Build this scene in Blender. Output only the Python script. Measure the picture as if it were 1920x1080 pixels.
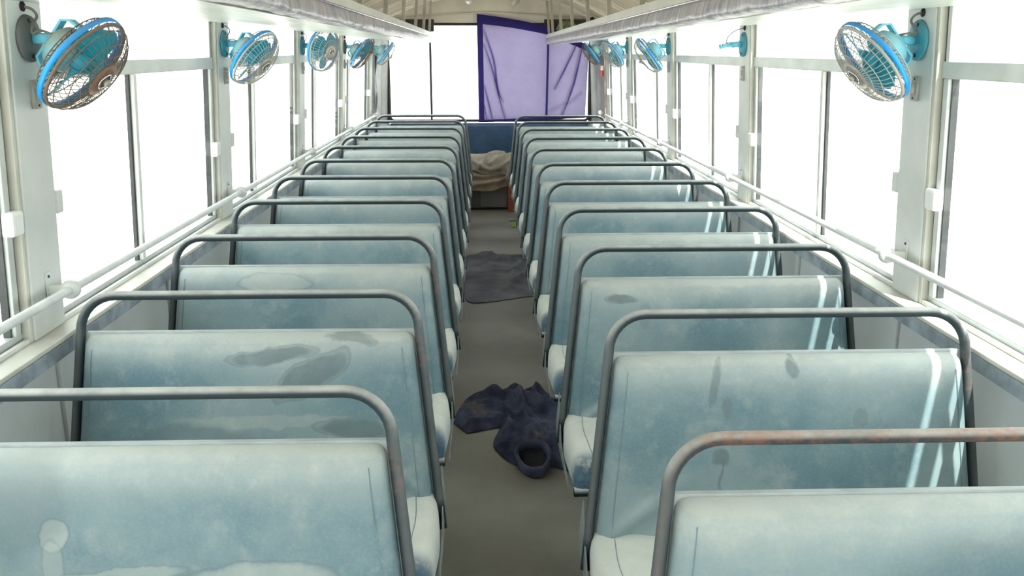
import bpy, bmesh, math, random
from math import sin, cos, pi, sqrt, exp, radians
from mathutils import Vector, Matrix, noise as mnoise

random.seed(7)
for o in list(bpy.data.objects):
    bpy.data.objects.remove(o)
scene = bpy.context.scene
C = scene.collection

# ------------------------------------------------------------------ camera, sky, sun, exposure
EYE = 1.58
cam = bpy.data.cameras.new('camera')
cam.sensor_width = 36.0
cam.lens = 1670 * 36.0 / 1920
cam.clip_start = 0.05
cam.clip_end = 500
cam_o = bpy.data.objects.new('camera', cam)
cam_o.location = (-0.0588, 0.0, EYE)
cam_o.rotation_euler = (radians(90 - 14.932), 0, radians(-1.7658))
C.objects.link(cam_o)
scene.camera = cam_o

world = bpy.data.worlds.new('sky')
scene.world = world
world.use_nodes = True
bg = world.node_tree.nodes['Background']
bg.inputs['Color'].default_value = (0.96, 0.985, 1.0, 1)
bg.inputs['Strength'].default_value = 2.6

sun = bpy.data.lights.new('sun', 'SUN')
sun.energy = 7.0
sun.angle = radians(0.53)
sun.color = (1.0, 0.965, 0.9)
sun_o = bpy.data.objects.new('sun', sun)
to_sun = Vector((1 / 4.8, -0.58, 1.0)).normalized()
sun_o.rotation_euler = to_sun.to_track_quat('Z', 'Y').to_euler()
sun_o.location = (3, -4, 12)
C.objects.link(sun_o)

scene.view_settings.view_transform = 'Standard'
scene.view_settings.look = 'None'
scene.view_settings.gamma = 1.0
scene.view_settings.use_curve_mapping = False
scene.view_settings.exposure = 0.55
scene.cycles.max_bounces = 14
scene.cycles.diffuse_bounces = 8
scene.cycles.transparent_max_bounces = 24


# ------------------------------------------------------------------ materials
def lin(r, g, b):
    f = lambda c: c / 12.92 if c <= 0.04045 else ((c + 0.055) / 1.055) ** 2.4
    return (f(r / 255), f(g / 255), f(b / 255), 1)


class NT:
    def __init__(s, name):
        s.m = bpy.data.materials.new(name)
        s.m.use_nodes = True
        s.t = s.m.node_tree
        s.b = s.t.nodes['Principled BSDF']
        s._tc = None

    def n(s, kind, **kw):
        nd = s.t.nodes.new(kind)
        for k, v in kw.items():
            setattr(nd, k, v)
        return nd

    def put(s, sock, v):
        if isinstance(v, bpy.types.NodeSocket):
            s.t.links.new(v, sock)
        else:
            sock.default_value = v

    def obj(s):
        if s._tc is None:
            s._tc = s.n('ShaderNodeTexCoord')
        return s._tc.outputs['Object']

    def noise(s, scale, detail=4, rough=0.55, vec=None, dist=0.0):
        nd = s.n('ShaderNodeTexNoise')
        s.put(nd.inputs['Vector'], vec if vec is not None else s.obj())
        nd.inputs['Scale'].default_value = scale
        nd.inputs['Detail'].default_value = detail
        nd.inputs['Roughness'].default_value = rough
        nd.inputs['Distortion'].default_value = dist
        return nd.outputs['Fac']

    def scaled(s, sc):
        nd = s.n('ShaderNodeVectorMath', operation='MULTIPLY')
        s.put(nd.inputs[0], s.obj())
        nd.inputs[1].default_value = sc
        return nd.outputs[0]

    def rng(s, v, a, b, c=0.0, d=1.0, smooth=True):
        nd = s.n('ShaderNodeMapRange')
        if smooth:
            nd.interpolation_type = 'SMOOTHSTEP'
        s.put(nd.inputs[0], v)
        for i, q in enumerate((a, b, c, d)):
            nd.inputs[i + 1].default_value = q
        return nd.outputs[0]

    def math(s, op, a, b=0.0):
        nd = s.n('ShaderNodeMath', operation=op)
        s.put(nd.inputs[0], a)
        s.put(nd.inputs[1], b)
        return nd.outputs[0]

    def mix(s, f, a, b):
        nd = s.n('ShaderNodeMix', data_type='RGBA')
        s.put(nd.inputs[0], f)
        s.put(nd.inputs[6], a)
        s.put(nd.inputs[7], b)
        return nd.outputs[2]

    def sep(s, v):
        nd = s.n('ShaderNodeSeparateXYZ')
        s.put(nd.inputs[0], v)
        return nd.outputs

    def normal_z(s):
        g = s.n('ShaderNodeNewGeometry')
        return s.sep(g.outputs['Normal'])[2]

    def bump(s, h, strength=0.2, dist=0.01):
        nd = s.n('ShaderNodeBump')
        nd.inputs['Strength'].default_value = strength
        nd.inputs['Distance'].default_value = dist
        s.put(nd.inputs['Height'], h)
        s.t.links.new(nd.outputs[0], s.b.inputs['Normal'])

    def fin(s, col, rough=0.5, metal=0.0, spec=0.5):
        s.put(s.b.inputs['Base Color'], col)
        s.put(s.b.inputs['Roughness'], rough)
        s.b.inputs['Metallic'].default_value = metal
        s.b.inputs['Specular IOR Level'].default_value = spec
        return s.m


def plain(name, col, rough=0.5, metal=0.0, var=0.12, scale=9, spec=0.5, bump=0.0):
    t = NT(name)
    f = t.noise(scale, 5)
    d = tuple(c * (1 - var * 1.6) for c in col[:3]) + (1,)
    l = tuple(min(1, c * (1 + var)) for c in col[:3]) + (1,)
    c = t.mix(t.rng(f, 0.3, 0.7), d, l)
    if bump:
        t.bump(t.noise(scale * 6, 3), bump, 0.004)
    return t.fin(c, rough, metal, spec)


def dusty(name, col, dust, amount=0.8, rough=0.5, rust=0.0, scale=14):
    t = NT(name)
    nz = t.normal_z()
    f = t.noise(scale, 6, 0.65)
    up = t.rng(nz, -0.05, 0.8)
    k = t.math('MULTIPLY', up, t.rng(f, 0.1, 0.65, 0.45, 1.0))
    k = t.math('MULTIPLY', k, amount)
    c = t.mix(k, col, dust)
    if rust > 0:
        r1 = t.noise(3.1, 3, 0.6)
        r2 = t.noise(55, 5, 0.7)
        rm = t.math('ADD', t.math('MULTIPLY', r1, 0.62), t.math('MULTIPLY', r2, 0.38))
        rm = t.rng(rm, 0.62 - 0.17 * rust, 0.72 - 0.13 * rust, 0, 0.85)
        c = t.mix(rm, c, t.mix(k, lin(128, 92, 80), lin(182, 152, 138)))
    t.bump(t.noise(120, 3), 0.25, 0.002)
    return t.fin(c, rough)


BLUE_A, BLUE_B, DUST = lin(102, 135, 148), lin(148, 168, 172), lin(194, 200, 195)


def vinyl(name, stains=(), seed=0.0, blue=0.5):
    """dusty blue seat vinyl; stains = (x, z, radius x, radius z, turn, strength, dark?)"""
    t = NT(name)
    o = t.n('ShaderNodeVectorMath', operation='ADD')
    t.put(o.inputs[0], t.obj())
    o.inputs[1].default_value = (seed * 3.7, seed * 1.3, seed * 2.1)
    v = o.outputs[0]
    big = t.noise(2.6, 4, 0.6, v)
    mid = t.noise(13, 6, 0.7, v)
    fine = t.noise(160, 3, 0.7, v)
    base = t.mix(t.rng(big, 0.32, 0.68), BLUE_A, BLUE_B)
    z = t.sep(t.obj())[2]
    top = t.rng(z, 0.775, 0.885)
    up = t.rng(t.normal_z(), 0.25, 0.95)
    d = t.math('MAXIMUM', t.math('MULTIPLY', top, 0.75), up)
    d = t.math('MULTIPLY', d, t.rng(mid, 0.2, 0.6, 0.65, 1.0))
    d = t.math('ADD', d, t.rng(mid, 0.48, 0.8, 0.0, 0.42))
    d = t.math('ADD', d, t.rng(fine, 0.4, 0.8, 0.0, 0.16))
    col = t.mix(t.math('MINIMUM', d, 1.0), base, DUST)
    for (cx, cz, rx, rz, rot, k, kind) in stains:
        a = t.n('ShaderNodeVectorMath', operation='SUBTRACT')
        nz = t.n('ShaderNodeTexNoise')
        t.put(nz.inputs['Vector'], t.obj())
        nz.inputs['Scale'].default_value = 14
        nz.inputs['Detail'].default_value = 7
        ds = t.n('ShaderNodeVectorMath', operation='MULTIPLY_ADD')
        t.put(ds.inputs[0], nz.outputs['Color'])
        ds.inputs[1].default_value = (0.04, 0, 0.04)
        t.put(ds.inputs[2], t.obj())
        t.put(a.inputs[0], ds.outputs[0])
        a.inputs[1].default_value = (cx + 0.02, 0, cz + 0.02)
        r = t.n('ShaderNodeVectorRotate', rotation_type='Y_AXIS')
        t.put(r.inputs['Vector'], a.outputs[0])
        r.inputs['Angle'].default_value = rot
        m = t.n('ShaderNodeVectorMath', operation='MULTIPLY')
        t.put(m.inputs[0], r.outputs[0])
        m.inputs[1].default_value = (1 / rx, 0, 1 / rz)
        l = t.n('ShaderNodeVectorMath', operation='LENGTH')
        t.put(l.inputs[0], m.outputs[0])
        ln = l.outputs['Value']
        inside = t.rng(ln, 1.0, 0.7, 0, k)
        edge = t.math('MULTIPLY', t.rng(ln, 1.02, 0.96, 0, 1), t.rng(ln, 0.84, 0.95, 0, 1))
        tone = lin(108, 124, 128) if kind else lin(190, 198, 192)
        col = t.mix(t.math('MULTIPLY', inside, t.rng(mid, 0.2, 0.7, 0.55, 1.0)), col, tone)
        col = t.mix(t.math('MULTIPLY', edge, (0.5 * k if k > 0.45 else 0.0)), col, lin(112, 124, 126))
    t.bump(t.math('ADD', t.math('MULTIPLY', mid, 0.6), t.math('MULTIPLY', fine, 0.3)), 0.18, 0.004)
    return t.fin(col, t.rng(mid, 0.3, 0.7, 0.42, 0.62), 0, 0.45)


def cushion_mat(name, seed):
    t = NT(name)
    o = t.n('ShaderNodeVectorMath', operation='ADD')
    t.put(o.inputs[0], t.obj())
    o.inputs[1].default_value = (seed * 2.7, seed * 5.3, seed)
    v = o.outputs[0]
    mid = t.noise(16, 6, 0.7, v)
    xyz = t.sep(t.obj())
    # worn front: the dust is rubbed off below the front edge, bare blue vinyl shows
    worn = t.rng(xyz[1], -0.34, -0.425)
    worn = t.math('MULTIPLY', worn, t.rng(mid, 0.3, 0.52, 0.25, 1))
    c = t.mix(t.rng(mid, 0.25, 0.75), lin(214, 218, 210), lin(228, 230, 222))
    low = t.rng(xyz[2], 0.45, 0.40, 0, 0.35)
    c = t.mix(low, c, lin(150, 178, 190))
    c = t.mix(worn, c, t.mix(t.rng(mid, 0.4, 0.7), lin(44, 80, 108), lin(98, 130, 150)))
    t.bump(mid, 0.2, 0.004)
    return t.fin(c, 0.55)


M = {}
M['metal_light'] = plain('grey_metal_light', lin(216, 218, 215), 0.42, 0.0, 0.06, 5)
M['alu'] = plain('aluminium_frame', lin(204, 208, 206), 0.38, 0.15, 0.08, 6)
M['wall_panel'] = plain('wall_panel_paint', lin(206, 210, 211), 0.45, 0, 0.07, 3)
M['ledge'] = plain('ledge_paint', lin(205, 203, 192), 0.45, 0, 0.10, 5)
M['trim_blue'] = plain('dirty_blue_trim', lin(150, 160, 170), 0.5, 0, 0.25, 12)
M['seal'] = plain('rubber_seal', lin(62, 64, 66), 0.6, 0, 0.2)
M['white'] = plain('white_plastic', lin(240, 240, 238), 0.4, 0, 0.03)
M['white_paint'] = plain('white_rail_paint', lin(226, 228, 226), 0.35, 0, 0.06, 12)
M['floor'] = None
M['ceiling'] = plain('ceiling_panel', lin(206, 196, 180), 0.5, 0, 0.08, 4)
M['ceil_rib'] = plain('ceiling_rib', lin(232, 224, 210), 0.5, 0, 0.06, 4)
M['header'] = plain('header_panel', lin(236, 228, 214), 0.5, 0, 0.06, 4)
M['dark'] = plain('dark_rubber', lin(60, 55, 50), 0.7, 0, 0.2)
M['rack_lip'] = plain('rack_lip_paint', lin(212, 212, 204), 0.4, 0, 0.05, 4)
M['hanger'] = plain('hanger_bar_metal', lin(182, 176, 164), 0.4, 0.2, 0.1, 8)
M['post'] = plain('grey_corner_panel', lin(160, 160, 158), 0.5, 0, 0.14, 5)
M['post_warm'] = plain('warm_corner_panel', lin(166, 154, 148), 0.5, 0, 0.12, 5)
M['frame'] = dusty('seat_frame_paint', lin(36, 52, 58), lin(196, 200, 198), 1.0, 0.5, 0.1)  # in these three, the dust tone also paints the rails' top highlight
M['frame_rust'] = dusty('rusty_seat_frame_paint', lin(56, 64, 68), lin(194, 188, 182), 0.95, 0.55, 1.1)
M['frame_aisle'] = dusty('worn_seat_frame_paint', lin(44, 58, 64), lin(196, 196, 192), 1.0, 0.55, 0.35)
M['board'] = plain('seat_board_edge', lin(176, 184, 184), 0.5, 0, 0.1, 12)
M['pan'] = plain('seat_pan_board', lin(96, 100, 100), 0.6, 0, 0.2, 9)
M['pan_light'] = plain('side_plate_paint', lin(140, 148, 148), 0.5, 0, 0.15, 12)
M['hollow_shade'] = plain('tube_inside_shade', lin(28, 28, 28), 0.8, 0, 0.1)
M['seam'] = plain('vinyl_welt', lin(128, 152, 162), 0.5, 0, 0.15, 14)
M['bench_blue'] = plain('dark_blue_vinyl', lin(50, 78, 110), 0.5, 0, 0.16, 6, bump=0.1)
M['bench_base'] = plain('bench_base_paint', lin(126, 124, 122), 0.55, 0, 0.12, 5)
M['base_panel'] = plain('bench_base_panel', lin(148, 146, 144), 0.5, 0, 0.08, 5)
M['orange'] = plain('orange_plastic', lin(196, 98, 72), 0.5, 0, 0.12, 8)
M['green'] = plain('green_paper', lin(140, 178, 64), 0.6, 0, 0.15, 30)
M['paper'] = plain('grey_paper', lin(160, 158, 154), 0.6, 0, 0.1, 30)
M['fan_blue'] = dusty('fan_ring_blue_plastic', lin(0, 152, 236), lin(122, 160, 186), 0.6, 0.35)
M['fan_teal'] = dusty('fan_blade_teal_plastic', lin(30, 158, 186), lin(110, 190, 204), 0.5, 0.4)
M['fan_body'] = dusty('fan_light_blue_plastic', lin(112, 208, 234), lin(165, 220, 232), 0.5, 0.4)
M['fan_motor'] = dusty('fan_motor_housing', lin(128, 178, 182), lin(170, 170, 158), 0.8, 0.45)
M['fan_motor_blue'] = dusty('fan_motor_housing_blue', lin(130, 204, 222), lin(176, 204, 204), 0.7, 0.45)
M['fan_base_grey'] = plain('fan_base_grey', lin(104, 106, 106), 0.6, 0, 0.15)
M['fan_base_blue'] = dusty('fan_base_blue', lin(70, 156, 176), lin(120, 150, 155), 0.6, 0.5)
M['wire'] = dusty('guard_wire_metal', lin(176, 172, 164), lin(206, 202, 196), 0.6, 0.4)
M['wire_rust'] = dusty('rusty_guard_wire', lin(112, 96, 84), lin(150, 136, 122), 0.6, 0.5, 0.6)
M['hub_brown'] = plain('rusty_hub_plate', lin(140, 108, 90), 0.5, 0.2, 0.2, 30)
M['hub_grey'] = plain('grey_hub_plate', lin(176, 170, 162), 0.4, 0.3, 0.1, 30)
M['chrome'] = plain('chrome_cap', lin(205, 205, 208), 0.15, 1.0, 0.05)
M['cable'] = plain('grey_cable', lin(128, 122, 114), 0.6, 0, 0.15, 40)
M['black'] = plain('black_grommet', lin(40, 38, 38), 0.6, 0, 0.1)
M['switch'] = plain('grey_switch_plate', lin(172, 170, 162), 0.45, 0, 0.08, 20)
M['lamp'] = plain('lamp_cover_white', lin(240, 240, 236), 0.35, 0, 0.03)
M['lamp_beige'] = plain('lamp_beige', lin(208, 200, 182), 0.45, 0, 0.06)
M['red'] = plain('red_plastic', lin(196, 62, 52), 0.4, 0, 0.08, 20)
M['bundle'] = plain('green_bundle_cloth', lin(112, 124, 96), 0.8, 0, 0.35, 28)
M['pink'] = None

t = NT('floor_vinyl')
a, b = t.noise(2.2, 5, 0.6), t.noise(60, 4, 0.7)
c = t.mix(t.rng(a, 0.3, 0.7), lin(138, 134, 124), lin(160, 156, 146))
c = t.mix(t.rng(b, 0.55, 0.75, 0, 0.4), c, lin(134, 129, 118))
t.bump(b, 0.1, 0.003)
M['floor'] = t.fin(c, t.rng(a, 0.3, 0.7, 0.42, 0.6))

t = NT('sand_ground')
a = t.noise(0.6, 6, 0.6)
M['ground'] = t.fin(t.mix(a, lin(206, 200, 190), lin(226, 221, 212)), 0.9)

# crinkled plastic wrapped round the rack edge
t = NT('crinkled_plastic_wrap')
w = t.noise(1.0, 5, 0.6, t.scaled((10, 26, 5)), 0.6)
w2 = t.noise(1.0, 3, 0.6, t.scaled((6, 7, 6)))
c = t.mix(t.rng(w, 0.3, 0.7), lin(150, 152, 166), lin(204, 200, 204))
c = t.mix(t.rng(w2, 0.45, 0.75, 0, 0.5), c, lin(190, 174, 170))
t.bump(w, 0.8, 0.02)
M['wrap'] = t.fin(c, 0.25, 0, 0.7)

t = NT('rack_underside_plastic')
w = t.noise(1.0, 4, 0.55, t.scaled((9, 1.6, 4)), 0.4)
t.bump(w, 0.3, 0.02)
M['under'] = t.fin(t.mix(t.rng(w, 0.3, 0.7), lin(192, 202, 198), lin(214, 220, 214)), 0.3, 0, 0.6)

# glass panes
t = NT('window_glass')
tr = t.n('ShaderNodeBsdfTransparent')
tr.inputs[0].default_value = (0.93, 0.96, 0.95, 1)
gl = t.n('ShaderNodeBsdfGlossy')
gl.inputs['Roughness'].default_value = 0.05
lw = t.n('ShaderNodeLayerWeight')
lw.inputs[0].default_value = 0.5
fr = t.n('ShaderNodeMath', operation='MULTIPLY_ADD')
pw = t.n('ShaderNodeMath', operation='POWER')
t.t.links.new(lw.outputs['Facing'], pw.inputs[0])
pw.inputs[1].default_value = 6.0
t.t.links.new(pw.outputs[0], fr.inputs[0])
fr.inputs[1].default_value = 0.22
fr.inputs[2].default_value = 0.02
mx = t.n('ShaderNodeMixShader')
t.t.links.new(fr.outputs[0], mx.inputs[0])
t.t.links.new(tr.outputs[0], mx.inputs[1])
t.t.links.new(gl.outputs[0], mx.inputs[2])
t.t.links.new(mx.outputs[0], t.t.nodes['Material Output'].inputs[0])
M['glass'] = t.m


def cloth_thin(name, col, trans, amount):
    t = NT(name)
    wv = t.noise(1.0, 3, 0.6, t.scaled((30, 30, 260)))
    a = t.noise(5, 4, 0.6)
    k = t.math('ADD', t.rng(wv, 0.3, 0.7, 0, 0.5), t.rng(a, 0.3, 0.7, 0, 0.5))
    df = t.n('ShaderNodeBsdfDiffuse')
    t.put(df.inputs[0], t.mix(k, tuple(c * 0.85 for c in col[:3]) + (1,), col))
    tl = t.n('ShaderNodeBsdfTranslucent')
    t.put(tl.inputs[0], t.mix(k, tuple(c * 0.85 for c in trans[:3]) + (1,), trans))
    mx = t.n('ShaderNodeMixShader')
    mx.inputs[0].default_value = amount
    t.t.links.new(df.outputs[0], mx.inputs[1])
    t.t.links.new(tl.outputs[0], mx.inputs[2])
    t.t.links.new(mx.outputs[0], t.t.nodes['Material Output'].inputs[0])
    return t.m


M['curtain'] = cloth_thin('purple_thin_cloth', lin(122, 114, 150), lin(130, 122, 152), 0.55)
M['pleat'] = cloth_thin('purple_folded_cloth', lin(112, 98, 164), lin(190, 176, 235), 0.75)
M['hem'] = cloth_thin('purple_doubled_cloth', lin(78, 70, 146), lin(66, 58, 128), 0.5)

t = NT('navy_work_cloth')
a, b = t.noise(7, 5, 0.65), t.noise(70, 4, 0.7)
c = t.mix(t.rng(a, 0.3, 0.7), lin(46, 50, 74), lin(96, 100, 126))  # fold-scale tones: crease shade and highlights put into the colour
s = t.math('MULTIPLY', t.rng(t.noise(4.2, 5, 0.7, None, 0.5), 0.52, 0.66), t.rng(b, 0.4, 0.6, 0.4, 0.95))
c = t.mix(s, c, lin(120, 108, 98))
t.bump(b, 0.25, 0.004)
M['navy'] = t.fin(c, 0.75, 0, 0.25)
M['lining_shade'] = plain('shaded_lining_cloth', lin(48, 48, 56), 0.85, 0, 0.2, 30)  # darker than the cloth: shade inside the cuff put into the colour
t = NT('dusty_charcoal_cloth')
a, b = t.noise(3, 5, 0.65), t.noise(80, 4, 0.7)
c = t.mix(t.rng(a, 0.3, 0.7), lin(104, 102, 114), lin(140, 138, 146))
t.bump(b, 0.25, 0.004)
M['charcoal'] = t.fin(c, 0.8, 0, 0.25)

t = NT('beige_fleece')
a, b = t.noise(6, 4, 0.6), t.noise(150, 3, 0.7)
c = t.mix(t.rng(a, 0.35, 0.65), lin(176, 154, 134), lin(202, 184, 164))
c = t.mix(t.rng(t.noise(3.1, 3), 0.55, 0.7, 0, 0.6), c, lin(168, 122, 88))
t.bump(b, 0.5, 0.006)
M['fleece'] = t.fin(c, 0.95, 0, 0.1)
t = NT('cream_fleece')
a, b = t.noise(8, 4, 0.6), t.noise(150, 3, 0.7)
c = t.mix(t.rng(a, 0.35, 0.65), lin(168, 158, 142), lin(198, 190, 174))
t.bump(b, 0.5, 0.006)
M['fleece_cream'] = t.fin(c, 0.95, 0, 0.1)
t = NT('striped_cloth')
wv = t.n('ShaderNodeTexWave')
t.put(wv.inputs['Vector'], t.obj())
wv.inputs['Scale'].default_value = 18
M['pink'] = t.fin(t.mix(t.rng(wv.outputs['Fac'], 0.35, 0.65), lin(222, 206, 206), lin(150, 120, 126)), 0.85)


# ------------------------------------------------------------------ mesh helpers
class MB:
    def __init__(s):
        s.v, s.f, s.sm = [], [], []

    def add(s, vs, fs, smooth=False):
        o = len(s.v)
        s.v += [tuple(q) for q in vs]
        s.f += [tuple(i + o for i in f) for f in fs]
        s.sm += [smooth] * len(fs)
        return s

    def hexa(s, p, smooth=False):
        # p: 8 points, bottom ring 0-3 then top ring 4-7
        return s.add(p, [(3, 2, 1, 0), (4, 5, 6, 7), (0, 1, 5, 4), (1, 2, 6, 5), (2, 3, 7, 6), (3, 0, 4, 7)], smooth)

    def box(s, x0, x1, y0, y1, z0, z1):
        return s.hexa([(x0, y0, z0), (x1, y0, z0), (x1, y1, z0), (x0, y1, z0),
                       (x0, y0, z1), (x1, y0, z1), (x1, y1, z1), (x0, y1, z1)])

    def tube(s, pts, r, n=8, caps=True, closed=False, flat=None):
        P = [Vector(p) for p in pts]
        m = len(P)
        T = []
        for i in range(m):
            a = P[i - 1] if (i > 0 or closed) else P[i]
            b = P[(i + 1) % m] if (i < m - 1 or closed) else P[i]
            d = (b - a)
            T.append(d.normalized() if d.length > 1e-9 else Vector((0, 0, 1)))
        up = Vector((0, 0, 1)) if abs(T[0].z) < 0.9 else Vector((1, 0, 0))
        u = (up - T[0] * up.dot(T[0])).normalized()
        vs = []
        for i in range(m):
            u = (u - T[i] * u.dot(T[i])).normalized()
            w = T[i].cross(u)
            rr = r[i] if isinstance(r, (list, tuple)) else r
            for k in range(n):
                a = 2 * pi * k / n
                ru, rw = (rr, rr) if flat is None else flat
                vs.append(P[i] + u * cos(a) * ru + w * sin(a) * rw)
        fs = []
        for i in range(m if closed else m - 1):
            j = (i + 1) % m
            for k in range(n):
                l = (k + 1) % n
                fs.append((i * n + k, i * n + l, j * n + l, j * n + k))
        if caps and not closed:
            fs.append(tuple(range(n - 1, -1, -1)))
            fs.append(tuple((m - 1) * n + k for k in range(n)))
        return s.add(vs, fs, True)

    def lathe(s, prof, mat, n=24, smooth=True, closed_profile=False):
        """prof: (radius, height) pairs round local z, placed by matrix mat"""
        vs = []
        for (r, h) in prof:
            for k in range(n):
                a = 2 * pi * k / n
                vs.append(mat @ Vector((r * cos(a), r * sin(a), h)))
        fs = []
        m = len(prof)
        for i in range(m if closed_profile else m - 1):
            j = (i + 1) % m
            for k in range(n):
                l = (k + 1) % n
                fs.append((i * n + k, i * n + l, j * n + l, j * n + k))
        if not closed_profile:
            fs.append(tuple(range(n - 1, -1, -1)))
            fs.append(tuple((m - 1) * n + k for k in range(n)))
        return s.add(vs, fs, smooth)

    def grid(s, fn, nu, nv, smooth=True):
        vs = [fn(i / nu, j / nv) for j in range(nv + 1) for i in range(nu + 1)]
        w = nu + 1
        fs = [(j * w + i, j * w + i + 1, (j + 1) * w + i + 1, (j + 1) * w + i) for j in range(nv) for i in range(nu)]
        return s.add(vs, fs, smooth)

    def build(s, name, mat, parent=None, bevel=0.0, weld=False, solid=0.0, kind=None, label=None, loc=None, fixn=True):
        me = bpy.data.meshes.new(name)
        me.from_pydata(s.v, [], s.f)
        for p, q in zip(me.polygons, s.sm):
            p.use_smooth = q
        bm = bmesh.new()
        bm.from_mesh(me)
        if weld:
            bmesh.ops.remove_doubles(bm, verts=bm.verts, dist=1e-5)
        if bevel:
            ed = [e for e in bm.edges if len(e.link_faces) == 2 and e.calc_face_angle(0) > 0.6]
            bmesh.ops.bevel(bm, geom=ed, offset=bevel, segments=2, affect='EDGES', profile=0.6)
        if fixn:
            bmesh.ops.recalc_face_normals(bm, faces=bm.faces)
        bm.to_mesh(me)
        bm.free()
        me.materials.append(mat)
        o = bpy.data.objects.new(name, me)
        C.objects.link(o)
        if parent is not None:
            o.parent = parent
        if loc is not None:
            o.location = loc
        if solid:
            md = o.modifiers.new('thickness', 'SOLIDIFY')
            md.thickness = solid
            md.offset = 0
        if kind:
            o['kind'] = kind
        if label:
            o['label'] = label
        return o


def thing(name, label, cat, loc=(0, 0, 0), group=None):
    o = bpy.data.objects.new(name, None)
    o.empty_display_size = 0.1
    C.objects.link(o)
    o.location = loc
    o['label'] = label
    o['category'] = cat
    if group:
        o['group'] = group
    return o


def tag(o, label, cat, group=None):
    o['label'] = label
    o['category'] = cat
    if group:
        o['group'] = group
    return o


def struct(name, loc=(0, 0, 0)):
    o = bpy.data.objects.new(name, None)
    C.objects.link(o)
    o.location = loc
    o['kind'] = 'structure'
    return o


def catmull(pts, n=8, closed=False):
    P = [Vector(p) for p in pts]
    m = len(P)
    out = []
    for i in range(m if closed else m - 1):
        g = lambda k: P[k % m] if closed else P[max(0, min(m - 1, k))]
        a, b, c, d = g(i - 1), g(i), g(i + 1), g(i + 2)
        for k in range(n):
            t = k / n
            out.append(0.5 * ((2 * b) + (c - a) * t + (2 * a - 5 * b + 4 * c - d) * t * t + (3 * b - a - 3 * c + d) * t ** 3))
    if not closed:
        out.append(P[-1])
    return out


def segdist(p, poly):
    best = 1e9
    for a, b in zip(poly[:-1], poly[1:]):
        d = b - a
        l = d.length_squared
        t = max(0, min(1, (p - a).dot(d) / l)) if l > 0 else 0
        best = min(best, (p - a - d * t).length)
    return best


# ------------------------------------------------------------------ bus shell
Y_FRONT, Y_REAR = -1.3, 9.46
SIDE_NAME = {-1: 'left', 1: 'right'}


def XW(s, z, off=0.0):
    return s * (1.172 + off - 0.0527 * (z - 0.86))


def wbox(mb, s, o0, o1, y0, y1, z0, z1):
    """box lying along the side wall s, which leans in towards the roof"""
    a, b = (o0, o1) if s > 0 else (o1, o0)
    return mb.hexa([(XW(s, z0, a), y0, z0), (XW(s, z0, b), y0, z0), (XW(s, z0, b), y1, z0), (XW(s, z0, a), y1, z0),
                    (XW(s, z1, a), y0, z1), (XW(s, z1, b), y0, z1), (XW(s, z1, b), y1, z1), (XW(s, z1, a), y1, z1)])


g = MB()
g.box(-120, 120, -120, 120, -1.2, -1.1)
o = g.build('ground', M['ground'])
o['kind'] = 'structure'
o = MB().box(-1.24, 1.24, Y_FRONT, Y_REAR + .05, -0.12, 0).build('floor', M['floor'])
o['kind'] = 'structure'

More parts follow.
